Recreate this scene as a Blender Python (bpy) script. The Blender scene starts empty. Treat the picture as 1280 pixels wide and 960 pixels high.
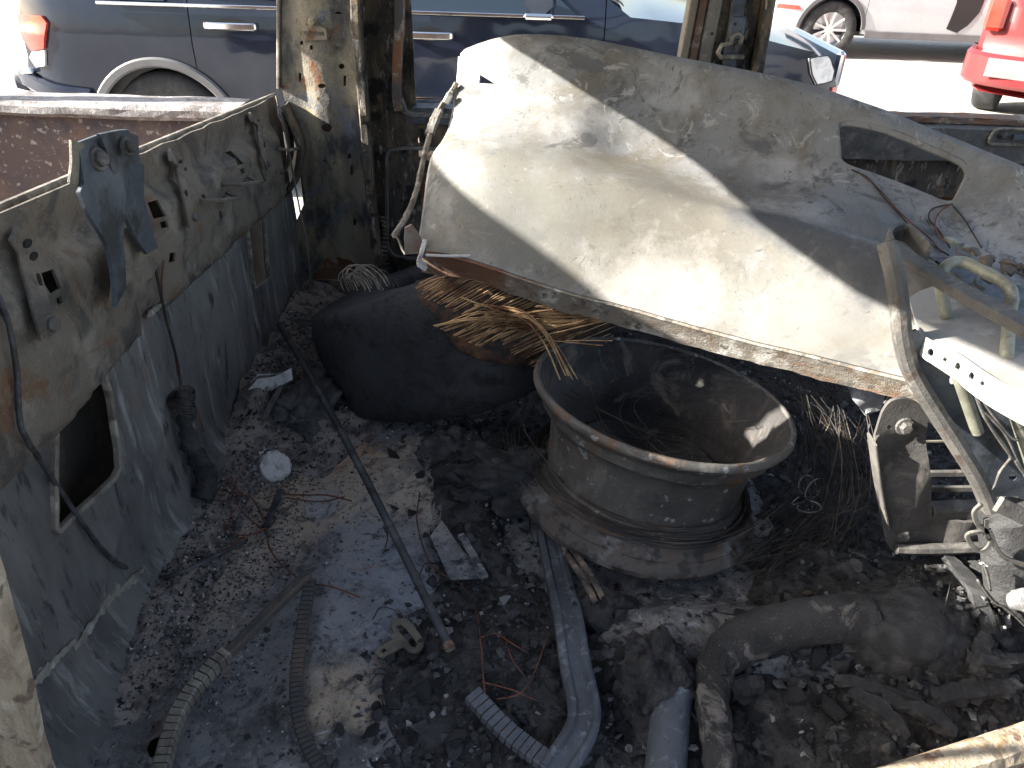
import bpy, bmesh, math, random
import numpy as np
from mathutils import Vector, Matrix, noise
from mathutils.geometry import delaunay_2d_cdt
from mathutils.bvhtree import BVHTree

random.seed(7); rng = np.random.default_rng(7)
SC = bpy.context.scene
COL = SC.collection
R_ = math.radians

# ------------------------------------------------------------------ camera
FPX = 967.0                                   # focal length in pixels of a 1280 px wide picture
PITCH, ROLL = R_(32.5), R_(1.8)
CAM = Vector((0, 0, 1.7))
CF = Vector((0, math.cos(PITCH), -math.sin(PITCH)))
_U0 = Vector((0, math.sin(PITCH), math.cos(PITCH)))
CR = Vector((1, 0, 0)) * math.cos(ROLL) + _U0 * math.sin(ROLL)
CU = _U0 * math.cos(ROLL) - Vector((1, 0, 0)) * math.sin(ROLL)
cam_data = bpy.data.cameras.new('camera')
cam = bpy.data.objects.new('camera', cam_data)
COL.objects.link(cam)
cam_data.sensor_width = 36.0
cam_data.lens = 36.0 * FPX / 1280.0
cam_data.clip_start = 0.02
cam_data.clip_end = 2000
cam.matrix_world = Matrix(((CR.x, CU.x, -CF.x, CAM.x), (CR.y, CU.y, -CF.y, CAM.y),
                           (CR.z, CU.z, -CF.z, CAM.z), (0, 0, 0, 1)))
SC.camera = cam

# ------------------------------------------------------------------ sky, sun, exposure
SUN_AZ = -6.0      # degrees from -X towards +Y
SUN_EL = 25.6
sd = Vector((-math.cos(R_(SUN_EL)) * math.cos(R_(SUN_AZ)), math.cos(R_(SUN_EL)) * math.sin(R_(SUN_AZ)), math.sin(R_(SUN_EL))))
world = bpy.data.worlds.new('World'); SC.world = world; world.use_nodes = True
wn = world.node_tree; wn.nodes.clear()
sky = wn.nodes.new('ShaderNodeTexSky'); sky.sky_type = 'NISHITA'; sky.sun_disc = False
sky.sun_elevation = R_(SUN_EL); sky.sun_rotation = math.atan2(sd.x, sd.y)
sky.air_density = 1.0; sky.dust_density = 2.6; sky.ozone_density = 0.8
bg = wn.nodes.new('ShaderNodeBackground'); bg.inputs['Strength'].default_value = 0.085
wo = wn.nodes.new('ShaderNodeOutputWorld')
hs = wn.nodes.new('ShaderNodeHueSaturation'); hs.inputs['Saturation'].default_value = .8      # hazy, washed-out blue
wn.links.new(sky.outputs[0], hs.inputs['Color']); wn.links.new(hs.outputs[0], bg.inputs[0]); wn.links.new(bg.outputs[0], wo.inputs[0])
sun_d = bpy.data.lights.new('sun', 'SUN'); sun_d.energy = 5.0; sun_d.angle = R_(0.53); sun_d.color = (1.0, 0.945, 0.86)
sun = bpy.data.objects.new('sun', sun_d); COL.objects.link(sun)
sun.rotation_euler = sd.to_track_quat('Z', 'Y').to_euler(); sun.location = sd * 30
SC.view_settings.view_transform = 'Standard'; SC.view_settings.look = 'None'
SC.view_settings.gamma = 1.0; SC.view_settings.use_curve_mapping = False
SC.view_settings.exposure = 2.34
SC.cycles.max_bounces = 6
SC.cycles.use_denoising = True

# ------------------------------------------------------------------ geometry helpers
def ray(px, py):
    return CF + CR * ((px - 640) / FPX) + CU * ((480 - py) / FPX)
def at(px, py, X=None, Y=None, Z=None):
    """the point of a plane x=, y= or z= that the photograph shows at that pixel"""
    d = ray(px, py)
    t = (X - CAM.x) / d.x if X is not None else (Y - CAM.y) / d.y if Y is not None else (Z - CAM.z) / d.z
    return CAM + d * t

ORIG = {}
def place(o, parent, origin):
    COL.objects.link(o)
    if parent is not None:
        o.parent = parent
        o.location = origin - ORIG[parent.name]
    else:
        o.location = origin
    ORIG[o.name] = origin.copy()

def tag(o, label, cat, group=None):
    o['label'] = label; o['category'] = cat
    if group: o['group'] = group
    return o
def kind(o, k): o['kind'] = k; return o

def thing(name, loc, label, cat, group=None):
    o = bpy.data.objects.new(name, None); o.empty_display_size = 0.05
    place(o, None, Vector(loc)); tag(o, label, cat, group)
    return o

def mesh_obj(name, V, F, mats, parent=None, origin=None, smooth=False, mi=None):
    V = [Vector(v) for v in V]
    if origin is None:
        if parent is not None: origin = ORIG[parent.name]
        else:
            xs = [v.x for v in V]; ys = [v.y for v in V]
            origin = Vector(((min(xs) + max(xs)) / 2, (min(ys) + max(ys)) / 2, min(v.z for v in V)))
    origin = Vector(origin)
    me = bpy.data.meshes.new(name)
    me.from_pydata([v - origin for v in V], [], F)
    if not isinstance(mats, (list, tuple)): mats = [mats]
    for m in mats: me.materials.append(m)
    if mi is not None: me.polygons.foreach_set('material_index', mi)
    if smooth is True: me.polygons.foreach_set('use_smooth', [True] * len(me.polygons))
    me.update()
    if smooth == 'auto':
        me.polygons.foreach_set('use_smooth', [True] * len(me.polygons))
        bm = bmesh.new(); bm.from_mesh(me); bm.normal_update()
        for e in bm.edges:
            if len(e.link_faces) == 2 and e.calc_face_angle(0) > 0.7: e.smooth = False
        bm.to_mesh(me); bm.free()
    o = bpy.data.objects.new(name, me)
    place(o, parent, origin)
    return o

def merge(parts):
    V, F = [], []
    for v, f in parts:
        n = len(V); V += list(v); F += [tuple(i + n for i in q) for q in f]
    return V, F

def pip(p, poly):
    x, y = p; c = False; j = len(poly) - 1
    for i in range(len(poly)):
        xi, yi = poly[i]; xj, yj = poly[j]
        if (yi > y) != (yj > y) and x < (xj - xi) * (y - yi) / (yj - yi) + xi: c = not c
        j = i
    return c

def densify(poly, step, closed=True):
    out = []
    n = len(poly)
    for i in range(n if closed else n - 1):
        a = Vector(poly[i]); b = Vector(poly[(i + 1) % n]); k = max(1, int((b - a).length / step))
        for q in range(k): out.append(tuple(a.lerp(b, q / k)))
    if not closed: out.append(tuple(poly[-1]))
    return out

def rounded(poly, r, seg=4):
    out = []; n = len(poly)
    for i in range(n):
        p0, p, p2 = Vector(poly[i - 1]), Vector(poly[i]), Vector(poly[(i + 1) % n])
        a, b = p0 - p, p2 - p
        rr = min(r, a.length * .45, b.length * .45)
        A = p + a.normalized() * rr; B = p + b.normalized() * rr
        for q in range(seg + 1):
            t = q / seg
            out.append(tuple((1 - t) ** 2 * A + 2 * t * (1 - t) * p + t * t * B))
    return out

def ell(cx, cy, rx, ry, n=10, rot=0):
    return [(cx + rx * math.cos(2 * math.pi * i / n) * math.cos(rot) - ry * math.sin(2 * math.pi * i / n) * math.sin(rot),
             cy + rx * math.cos(2 * math.pi * i / n) * math.sin(rot) + ry * math.sin(2 * math.pi * i / n) * math.cos(rot)) for i in range(n)]

def sheet(outline, holes, step, fn, thick, jitter=0.0):
    """a pressed sheet: 2-D outline with holes, mapped to 3-D by fn, with thickness"""
    O = densify(outline, step)
    loops = [O] + [densify(h, step * .7) for h in holes]
    V2, E = [], []
    for L in loops:
        n = len(V2); V2 += [Vector(p) for p in L]
        E += [(n + i, n + (i + 1) % len(L)) for i in range(len(L))]
    xs = [p[0] for p in O]; ys = [p[1] for p in O]
    B = np.array([tuple(v) for v in V2])
    x = min(xs) + step / 2
    row = 0
    while x < max(xs):
        y = min(ys) + step / 2 + (step / 2 if row % 2 else 0)
        while y < max(ys):
            if pip((x, y), O) and not any(pip((x, y), h) for h in holes):
                if np.min((B[:, 0] - x) ** 2 + (B[:, 1] - y) ** 2) > (step * .45) ** 2:
                    V2.append(Vector((x, y)))
            y += step
        x += step; row += 1
    r = delaunay_2d_cdt(V2, E, [], 0, 1e-6)
    vv, ff = r[0], r[2]
    faces = []
    for f in ff:
        c = sum((vv[i] for i in f), Vector((0, 0))) / len(f)
        if pip(c, O) and not any(pip(c, h) for h in loops[1:]): faces.append(tuple(f))
    P = [Vector(fn(v[0], v[1])) for v in vv]
    return thicken(P, faces, thick)

def thicken(P, faces, thick):
    if not thick: return P, faces
    N = [Vector((0, 0, 0)) for _ in P]
    ec = {}
    for f in faces:
        a, b, c = P[f[0]], P[f[1]], P[f[2]]
        nn = (b - a).cross(c - a)
        for i in f: N[i] += nn
        for i in range(len(f)):
            e = (f[i], f[(i + 1) % len(f)]); ec[e] = ec.get(e, 0) + 1
    n = len(P)
    Q = [p - (nn.normalized() if nn.length > 1e-12 else Vector((0, 0, 1))) * thick for p, nn in zip(P, N)]
    F = list(faces) + [tuple(i + n for i in reversed(f)) for f in faces]
    for (a, b) in ec:
        if (b, a) not in ec: F.append((b, a, a + n, b + n))
    return P + Q, F

def catmull(pts, k=6):
    pts = [Vector(p) for p in pts]
    if len(pts) < 3: 
        return [pts[0].lerp(pts[-1], i / k) for i in range(k + 1)]
    out = []
    for i in range(len(pts) - 1):
        p0 = pts[i - 1] if i else pts[0] * 2 - pts[1]
        p1, p2 = pts[i], pts[i + 1]
        p3 = pts[i + 2] if i + 2 < len(pts) else pts[-1] * 2 - pts[-2]
        for q in range(k):
            t = q / k
            out.append(.5 * ((2 * p1) + (p2 - p0) * t + (2 * p0 - 5 * p1 + 4 * p2 - p3) * t * t + (3 * p1 - p0 - 3 * p2 + p3) * t ** 3))
    out.append(pts[-1])
    return out

def sweep(path, prof, up=None, closed_prof=True, caps=True, scale=None, wob=0.0):
    """sweep a 2-D profile [(side, up)...] along a path"""
    path = [Vector(p) for p in path]
    V, F = [], []; n = len(prof)
    nrm = None
    for i, p in enumerate(path):
        t = (path[min(i + 1, len(path) - 1)] - path[max(i - 1, 0)])
        t = t.normalized() if t.length > 1e-9 else Vector((0, 0, 1))
        if up is not None:
            u = Vector(up)
        elif nrm is None:
            u = Vector((0, 0, 1)) if abs(t.z) < .9 else Vector((0, 1, 0))
        else: u = nrm
        u = (u - t * u.dot(t)).normalized(); nrm = u
        s = t.cross(u)
        k = scale(i / max(1, len(path) - 1)) if scale else 1.0
        for (a, b) in prof:
            w = 1 + (random.random() - .5) * wob
            V.append(p + s * a * k * w + u * b * k * w)
    for i in range(len(path) - 1):
        for j in range(n if closed_prof else n - 1):
            a, b = i * n + j, i * n + (j + 1) % n
            F.append((a, b, b + n, a + n))
    if caps and closed_prof:
        F.append(tuple(range(n - 1, -1, -1))); F.append(tuple(range((len(path) - 1) * n, len(path) * n)))
    return V, F

def circ(r, n=8): return [(r * math.cos(2 * math.pi * i / n), r * math.sin(2 * math.pi * i / n)) for i in range(n)]
def tube(path, r, n=8, **k): return sweep(path, circ(r, n), **k)
def rect(w, h, bev=None):
    b = bev if bev is not None else min(w, h) * .18
    return [(-w/2+b, -h/2), (w/2-b, -h/2), (w/2, -h/2+b), (w/2, h/2-b), (w/2-b, h/2), (-w/2+b, h/2), (-w/2, h/2-b), (-w/2, -h/2+b)]

def box(c, d, M=None, bev=0.003):
    """bevelled box, centre c, full size d, optional 3x3 rotation"""
    bm = bmesh.new(); bmesh.ops.create_cube(bm, size=1.0)
    for v in bm.verts: v.co = Vector((v.co.x * d[0], v.co.y * d[1], v.co.z * d[2]))
    if bev: bmesh.ops.bevel(bm, geom=list(bm.edges), offset=min(bev, min(d) * .4), segments=1, affect='EDGES', profile=.5)
    c = Vector(c)
    V = [(M @ v.co if M else v.co) + c for v in bm.verts]
    bm.verts.index_update()
    F = [tuple(v.index for v in f.verts) for f in bm.faces]
    bm.free(); return V, F

def frame_of(n, hint=(0, 0, 1)):
    n = Vector(n).normalized(); h = Vector(hint)
    if abs(n.dot(h)) > .95: h = Vector((0, 1, 0))
    a = h.cross(n).normalized(); b = n.cross(a)
    return a, b, n

def lathe(prof, c, axis, seg=48, a0=0, a1=2 * math.pi, hint=(0, 0, 1), closed=False, jit=0.0):
    """profile [(radius, height)] turned about an axis"""
    a, b, n = frame_of(axis, hint); c = Vector(c)
    full = abs(a1 - a0 - 2 * math.pi) < 1e-6
    V, F = [], []; m = len(prof)
    cols = seg if full else seg + 1
    for i in range(cols):
        th = a0 + (a1 - a0) * i / seg
        d = a * math.cos(th) + b * math.sin(th)
        for (r, h) in prof: V.append(c + d * (r + (random.random() - .5) * jit) + n * h)
    for i in range(seg):
        i2 = (i + 1) % cols
        for j in range(m if closed else m - 1):
            j2 = (j + 1) % m
            F.append((i * m + j, i2 * m + j, i2 * m + j2, i * m + j2))
    return V, F

def disc(c, axis, r, h, seg=12, bev=.15):
    return lathe([(0.0005, h), (r * (1 - bev), h), (r, h - r * bev * .6), (r, 0), (0.0005, 0)], c, axis, seg)

def bolt(c, axis, r):
    """washer, hexagon head"""
    w = lathe([(0.0004, r * .35), (r * 1.35, r * .3), (r * 1.5, 0), (0.0004, 0)], c, axis, 16)
    h = lathe([(0.0004, r * 1.1), (r * .75, r * 1.1), (r, r * .9), (r, r * .3)], c, axis, 6)
    return merge([w, h])

def fbm(p, o=4): return noise.fractal(Vector(p), 1.0, 2.0, o)

# ------------------------------------------------------------------ materials
def mat(name, base, layers=(), rough=.8, metal=0.0, bump=.3, bscale=60, bdist=.004, rough_var=.15, coat=0.0, spec=.5):
    """base colour and layers of (colour, kind, scale, low, high, stretch): soft patches, flecks, streaks"""
    m = bpy.data.materials.new(name); m.use_nodes = True
    nt = m.node_tree; N = nt.nodes; L = nt.links
    bs = N['Principled BSDF']
    tc = N.new('ShaderNodeTexCoord')
    cur = None
    rgb = N.new('ShaderNodeRGB'); rgb.outputs[0].default_value = (*base, 1); cur = rgb.outputs[0]
    for i, ly in enumerate(layers):
        colr, k, s, lo, hi = ly[:5]; fine = s >= 90; s = s * 2.2 if fine else s; lo = .5 + (lo - .5) * (1.02 if fine else .68); hi = .5 + (hi - .5) * (1.02 if fine else .68); st = ly[5] if len(ly) > 5 else None
        src = tc.outputs['Object']
        mp = N.new('ShaderNodeMapping'); mp.inputs['Location'].default_value = (i * 3.7, i * 1.9, i * 5.3)
        if st: mp.inputs['Scale'].default_value = st
        L.new(src, mp.inputs[0]); src = mp.outputs[0]
        if k == 'noise':
            t = N.new('ShaderNodeTexNoise'); t.inputs['Scale'].default_value = s; t.inputs['Detail'].default_value = 7
            t.inputs['Roughness'].default_value = .62; out = t.outputs['Fac']
        elif k == 'warp':
            t = N.new('ShaderNodeTexNoise'); t.inputs['Scale'].default_value = s; t.inputs['Detail'].default_value = 9
            t.inputs['Roughness'].default_value = .7; t.inputs['Distortion'].default_value = 1.4; out = t.outputs['Fac']
        else:
            t = N.new('ShaderNodeTexVoronoi'); t.inputs['Scale'].default_value = s
            out = t.outputs['Distance']
        L.new(src, t.inputs['Vector'])
        mr = N.new('ShaderNodeMapRange'); mr.inputs['From Min'].default_value = lo; mr.inputs['From Max'].default_value = hi
        L.new(out, mr.inputs['Value'])
        mx = N.new('ShaderNodeMix'); mx.data_type = 'RGBA'
        L.new(mr.outputs[0], mx.inputs[0]); L.new(cur, mx.inputs[6]); mx.inputs[7].default_value = (*colr, 1)
        cur = mx.outputs[2]
    L.new(cur, bs.inputs['Base Color'])
    bs.inputs['Metallic'].default_value = metal
    if 'Specular IOR Level' in bs.inputs: bs.inputs['Specular IOR Level'].default_value = spec
    if coat: bs.inputs['Coat Weight'].default_value = coat; bs.inputs['Coat Roughness'].default_value = .03
    if bump:
        n1 = N.new('ShaderNodeTexNoise'); n1.inputs['Scale'].default_value = bscale; n1.inputs['Detail'].default_value = 8
        n1.inputs['Roughness'].default_value = .68
        L.new(tc.outputs['Object'], n1.inputs['Vector'])
        bp = N.new('ShaderNodeBump'); bp.inputs['Strength'].default_value = bump if bump < .05 else min(1, bump * 1.5); bp.inputs['Distance'].default_value = bdist
        n2 = N.new('ShaderNodeTexNoise'); n2.inputs['Scale'].default_value = bscale * 4.5; n2.inputs['Detail'].default_value = 5
        L.new(tc.outputs['Object'], n2.inputs['Vector'])
        ad = N.new('ShaderNodeMath'); ad.operation = 'MULTIPLY_ADD'; ad.inputs[1].default_value = .45
        L.new(n2.outputs['Fac'], ad.inputs[0]); L.new(n1.outputs['Fac'], ad.inputs[2])
        L.new(ad.outputs[0], bp.inputs['Height']); L.new(bp.outputs[0], bs.inputs['Normal'])
        mr = N.new('ShaderNodeMapRange'); mr.inputs['From Min'].default_value = .3; mr.inputs['From Max'].default_value = .7
        mr.inputs['To Min'].default_value = max(0, rough - rough_var); mr.inputs['To Max'].default_value = min(1, rough + rough_var)
        L.new(n1.outputs['Fac'], mr.inputs[0]); L.new(mr.outputs[0], bs.inputs['Roughness'])
    else: bs.inputs['Roughness'].default_value = rough
    return m

def stain_and_shade(m, spots, grunge=()):
    """lay stains and painted shade with a shape of their own (position in the object's space, radius, colour) over a material"""
    nt = m.node_tree; N = nt.nodes; L = nt.links
    bs = N['Principled BSDF']
    cur = bs.inputs['Base Color'].links[0].from_socket
    ge = N.new('ShaderNodeNewGeometry')
    nz = N.new('ShaderNodeTexNoise'); nz.inputs['Scale'].default_value = 14; nz.inputs['Detail'].default_value = 8; nz.inputs['Roughness'].default_value = .7
    L.new(ge.outputs['Position'], nz.inputs['Vector'])
    for (p, r, c, amt) in spots:
        d = N.new('ShaderNodeVectorMath'); d.operation = 'DISTANCE'; d.inputs[1].default_value = p
        L.new(ge.outputs['Position'], d.inputs[0])
        a = N.new('ShaderNodeMath'); a.operation = 'MULTIPLY_ADD'; a.inputs[1].default_value = 1.0 / r
        sub = N.new('ShaderNodeMath'); sub.operation = 'MULTIPLY'; sub.inputs[1].default_value = -2.6
        L.new(nz.outputs['Fac'], sub.inputs[0])
        L.new(d.outputs['Value'], a.inputs[0]); L.new(sub.outputs[0], a.inputs[2])
        mr = N.new('ShaderNodeMapRange'); mr.inputs['From Min'].default_value = -.15; mr.inputs['From Max'].default_value = -.75
        mr.inputs['To Max'].default_value = amt
        L.new(a.outputs[0], mr.inputs[0])
        mx = N.new('ShaderNodeMix'); mx.data_type = 'RGBA'
        L.new(mr.outputs[0], mx.inputs[0]); L.new(cur, mx.inputs[6]); mx.inputs[7].default_value = (*c, 1)
        cur = mx.outputs[2]
    for (c, sc, lo, hi, amt) in grunge:            # scuffs and soot on top of the stains
        g = N.new('ShaderNodeTexNoise'); g.inputs['Scale'].default_value = sc; g.inputs['Detail'].default_value = 9; g.inputs['Roughness'].default_value = .72
        g.inputs['Distortion'].default_value = .6; L.new(ge.outputs['Position'], g.inputs['Vector'])
        mr = N.new('ShaderNodeMapRange'); mr.inputs['From Min'].default_value = lo; mr.inputs['From Max'].default_value = hi; mr.inputs['To Max'].default_value = amt
        L.new(g.outputs['Fac'], mr.inputs[0])
        mx = N.new('ShaderNodeMix'); mx.data_type = 'RGBA'
        L.new(mr.outputs[0], mx.inputs[0]); L.new(cur, mx.inputs[6]); mx.inputs[7].default_value = (*c, 1)
        cur = mx.outputs[2]
    L.new(cur, bs.inputs['Base Color'])
    return m

ASH = (.50, .47, .42); TAN = (.24, .19, .13); RUST = (.20, .075, .028); CHAR = (.016, .016, .018); BLUE = (.10, .12, .15); GREY = (.16, .16, .16)
M = {}
M['wall_lo'] = mat('blue grey burnt sheet', (.15, .147, .14), [((.075, .074, .074), 'noise', 6, .42, .68, (1, 1, .3)), ((.25, .25, .245), 'noise', 16, .58, .74, (1, 2.2, .3)), ((.15, .11, .09), 'warp', 5, .58, .78, (1, 1, .6)), ((.045, .045, .047), 'noise', 28, .62, .74, (1, 1.5, .4)), ((.42, .42, .40), 'noise', 90, .69, .74)], rough=.75, metal=.0, bump=.25, bscale=70, spec=.22)
M['wall_up'] = mat('dusty burnt steel', (.165, .142, .115), [((.075, .069, .063), 'warp', 9, .45, .64), ((.24, .215, .18), 'noise', 13, .56, .74), ((.16, .085, .045), 'warp', 6, .60, .76), ((.50, .48, .43), 'noise', 110, .66, .71)], rough=.56, metal=.15, bump=.45, bscale=80, spec=.45)
M['pillar'] = mat('scorched pillar steel', (.21, .185, .14), [((.30, .26, .17), 'warp', 6, .50, .70, (1, 1, .6)), ((.055, .055, .055), 'noise', 11, .50, .66, (1, 1, .5)), ((.12, .14, .17), 'warp', 8, .58, .72), ((.50, .48, .42), 'noise', 120, .66, .71), ((.15, .065, .03), 'warp', 10, .63, .75)], rough=.75, metal=.15, bump=.45, bscale=90)
M['flange'] = mat('sooty flange', (.075, .065, .055), [((.20, .15, .10), 'warp', 14, .48, .68, (1, 1, .3)), ((.32, .31, .29), 'noise', 70, .62, .70, (1, 1, .3)), ((.02, .02, .02), 'noise', 18, .52, .66)], rough=.8, metal=.1, bump=.6, bscale=110)
M['rusty'] = mat('rusty burnt steel', (.13, .085, .06), [((.20, .08, .03), 'warp', 9, .46, .66), ((.07, .06, .06), 'noise', 12, .48, .66), ((.30, .26, .21), 'noise', 24, .58, .72), ((.5, .48, .44), 'noise', 100, .67, .72)], rough=.82, metal=.1, bump=.5, bscale=90)
M['bed'] = mat('rusty brown bed side', (.125, .095, .085), [((.19, .13, .10), 'noise', 3, .40, .70), ((.085, .075, .085), 'warp', 6, .46, .68), ((.36, .33, .30), 'noise', 60, .62, .74)], rough=.85, metal=.1, bump=.3, bscale=60)
M['bedrail'] = mat('ash coated rail', (.22, .21, .21), [((.13, .11, .105), 'noise', 14, .50, .68), ((.36, .35, .34), 'noise', 40, .56, .7)], rough=.8, bump=.5, bscale=70)
M['floor'] = mat('burnt floor steel', (.22, .22, .222), [((.09, .09, .092), 'warp', 5, .44, .66), ((.33, .315, .29), 'noise', 9, .54, .72), ((.36, .38, .40), 'warp', 22, .62, .72), ((.02, .02, .022), 'noise', 40, .60, .68), ((.42, .42, .42), 'noise', 120, .68, .73)], rough=.85, metal=.0, bump=.5, bscale=60, spec=.15)
M['panel'] = mat('fire bleached panel', (.195, .197, .195), [((.145, .13, .105), 'warp', 2.6, .45, .62), ((.29, .29, .285), 'noise', 5, .52, .68), ((.10, .10, .10), 'warp', 6, .56, .66, (1, 1.6, 1)), ((.30, .295, .28), 'warp', 16, .62, .70), ((.11, .108, .104), 'warp', 30, .63, .72), ((.10, .095, .09), 'noise', 130, .64, .70)], rough=.78, metal=.08, bump=.14, bscale=150, bdist=.002)
M['flange_lo'] = mat('flaking flange', (.24, .215, .18), [((.19, .14, .10), 'warp', 10, .50, .62), ((.50, .48, .44), 'noise', 16, .55, .70), ((.22, .085, .03), 'warp', 6, .62, .74), ((.12, .11, .10), 'noise', 40, .60, .68)], rough=.85, bump=.6, bscale=100)
M['tyre'] = mat('charred rubber', (.030, .031, .034), [((.05, .05, .052), 'noise', 7, .45, .7), ((.014, .014, .015), 'warp', 12, .5, .66), ((.10, .10, .10), 'noise', 90, .64, .72)], rough=.82, bump=.5, bscale=70, bdist=.006)
M['cordbed'] = mat('scorched cord bed', (.085, .045, .03), [((.03, .025, .022), 'noise', 60, .42, .6), ((.16, .08, .04), 'noise', 20, .5, .7)], rough=.9, bump=.6, bscale=160)
M['cord'] = mat('rusted tyre cord', (.50, .33, .17), [((.16, .075, .035), 'noise', 20, .45, .65)], rough=.55, metal=.45, bump=0)
M['wire'] = mat('dark steel wire', (.04, .037, .035), [((.085, .068, .055), 'noise', 18, .5, .66)], rough=.5, metal=.55, bump=0)
M['copper'] = mat('bare copper wire', (.20, .085, .055), [((.09, .05, .04), 'noise', 30, .45, .65)], rough=.6, metal=.4, bump=0)
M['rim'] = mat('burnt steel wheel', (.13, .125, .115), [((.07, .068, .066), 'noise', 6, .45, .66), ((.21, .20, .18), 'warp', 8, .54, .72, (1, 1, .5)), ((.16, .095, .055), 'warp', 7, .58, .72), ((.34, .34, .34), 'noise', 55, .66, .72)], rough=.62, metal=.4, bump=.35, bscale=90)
M['rimrust'] = mat('rusted rim edge', (.12, .108, .098), [((.15, .105, .075), 'warp', 8, .50, .68), ((.26, .26, .25), 'noise', 12, .54, .7), ((.06, .055, .05), 'noise', 30, .54, .66)], rough=.75, metal=.25, bump=.6, bscale=110)
M['char'] = mat('black char', (.034, .034, .035), [((.075, .075, .076), 'noise', 30, .45, .66), ((.16, .16, .165), 'noise', 120, .66, .74)], rough=.85, bump=.7, bscale=120, bdist=.006)
M['char2'] = mat('dark grey char', (.095, .094, .094), [((.045, .045, .045), 'noise', 24, .45, .62), ((.20, .20, .21), 'noise', 100, .62, .72)], rough=.8, bump=.7, bscale=110)
M['char3'] = mat('grey ash lump', (.20, .20, .20), [((.06, .06, .065), 'noise', 30, .48, .64), ((.34, .34, .35), 'noise', 60, .58, .7)], rough=.88, bump=.6, bscale=100)
M['ash'] = mat('white ash', (.62, .61, .60), [((.36, .35, .34), 'noise', 40, .5, .66)], rough=.95, bump=.6, bscale=140)
M['ashsoil'] = mat('grey brown ash', (.33, .285, .255), [((.12, .112, .11), 'noise', 22, .44, .62), ((.40, .36, .325), 'warp', 30, .52, .68), ((.48, .46, .44), 'noise', 130, .62, .69), ((.02, .02, .02), 'noise', 80, .60, .66)], rough=.95, bump=1.0, bscale=130, bdist=.008)
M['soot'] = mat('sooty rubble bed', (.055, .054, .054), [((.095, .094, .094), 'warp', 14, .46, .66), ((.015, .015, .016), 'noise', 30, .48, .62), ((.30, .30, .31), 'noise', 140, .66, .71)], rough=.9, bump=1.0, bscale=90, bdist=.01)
M['bluepipe'] = mat('blue grey pipe', (.105, .118, .135), [((.07, .078, .09), 'noise', 12, .46, .66), ((.22, .23, .25), 'warp', 30, .56, .7), ((.03, .03, .03), 'noise', 90, .64, .70)], rough=.65, metal=.2, bump=.3, bscale=110)
M['fuzzy'] = mat('ashy insulation', (.085, .082, .080), [((.042, .041, .040), 'noise', 10, .44, .66), ((.28, .25, .22), 'warp', 14, .56, .70), ((.4, .38, .36), 'noise', 150, .62, .70)], rough=.97, bump=1.0, bscale=160, bdist=.01)
M['rod'] = mat('dark rod', (.07, .075, .082), [((.13, .13, .135), 'noise', 14, .5, .68), ((.04, .038, .036), 'noise', 30, .5, .66)], rough=.55, metal=.4, bump=.3, bscale=120)
M['trim'] = mat('scorched trim clip', (.21, .19, .155), [((.10, .085, .07), 'noise', 16, .46, .66), ((.34, .31, .26), 'noise', 30, .56, .7)], rough=.75, metal=.15, bump=.35, bscale=120)
M['trimdark'] = mat('dark trim core', (.06, .058, .056), [((.11, .085, .065), 'noise', 16, .5, .68)], rough=.8, bump=.4, bscale=100)
M['trimblue'] = mat('blue trim clip', (.13, .142, .158), [((.10, .11, .13), 'noise', 16, .46, .66)], rough=.65, metal=.2, bump=.35, bscale=120)
M['tongue'] = mat('heat tarnished latch', (.21, .195, .15), [((.12, .11, .09), 'noise', 20, .48, .66)], rough=.5, metal=.5, bump=.25, bscale=120)
M['wood'] = mat('split charred wood', (.16, .125, .10), [((.05, .045, .042), 'noise', 10, .44, .62, (3, 3, .5)), ((.30, .22, .15), 'noise', 16, .56, .7, (4, 4, .5))], rough=.9, bump=.7, bscale=70)
M['frame'] = mat('grey seat frame steel', (.145, .138, .125), [((.09, .086, .08), 'noise', 10, .46, .66), ((.22, .205, .18), 'warp', 16, .54, .7), ((.09, .07, .055), 'noise', 40, .60, .7)], rough=.7, metal=.25, bump=.3, bscale=110)
M['plate'] = mat('pale bleached plate', (.33, .32, .30), [((.25, .235, .21), 'noise', 10, .48, .68), ((.40, .39, .37), 'noise', 18, .55, .7)], rough=.6, metal=.1, bump=.2, bscale=90)
M['olive'] = mat('olive tinted tube', (.25, .255, .20), [((.17, .17, .135), 'noise', 14, .46, .66), ((.33, .33, .27), 'noise', 30, .55, .7)], rough=.55, metal=.3, bump=.2, bscale=100)
M['brkt'] = mat('dark grey bracket', (.105, .10, .095), [((.06, .058, .056), 'noise', 10, .46, .66), ((.17, .16, .145), 'warp', 16, .54, .7), ((.30, .30, .30), 'noise', 90, .67, .73)], rough=.68, metal=.3, bump=.3, bscale=110)
M['bluedark'] = mat('blue black bracket', (.075, .09, .11), [((.12, .135, .155), 'noise', 9, .48, .68), ((.04, .045, .05), 'noise', 18, .48, .66)], rough=.55, metal=.4, bump=.25, bscale=100)
M['concrete'] = mat('sun bleached concrete', (.40, .385, .36), [((.35, .335, .31), 'noise', .9, .42, .66), ((.31, .295, .27), 'warp', 2.4, .56, .72), ((.44, .42, .39), 'noise', 14, .5, .7), ((.25, .23, .20), 'noise', 45, .66, .74)], rough=.95, bump=.4, bscale=40, bdist=.01)
M['navy'] = mat('dark navy paint', (.010, .014, .026), [((.018, .022, .034), 'noise', 2.2, .42, .72)], rough=.08, metal=.0, bump=.02, bscale=220, bdist=.0006, rough_var=.04, coat=.2, spec=.35)
M['silver'] = mat('silver white paint', (.40, .43, .45), [((.36, .385, .40), 'noise', 2.5, .45, .7)], rough=.3, metal=.15, bump=.02, bscale=200, bdist=.0006, rough_var=.05, coat=.7)
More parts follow.
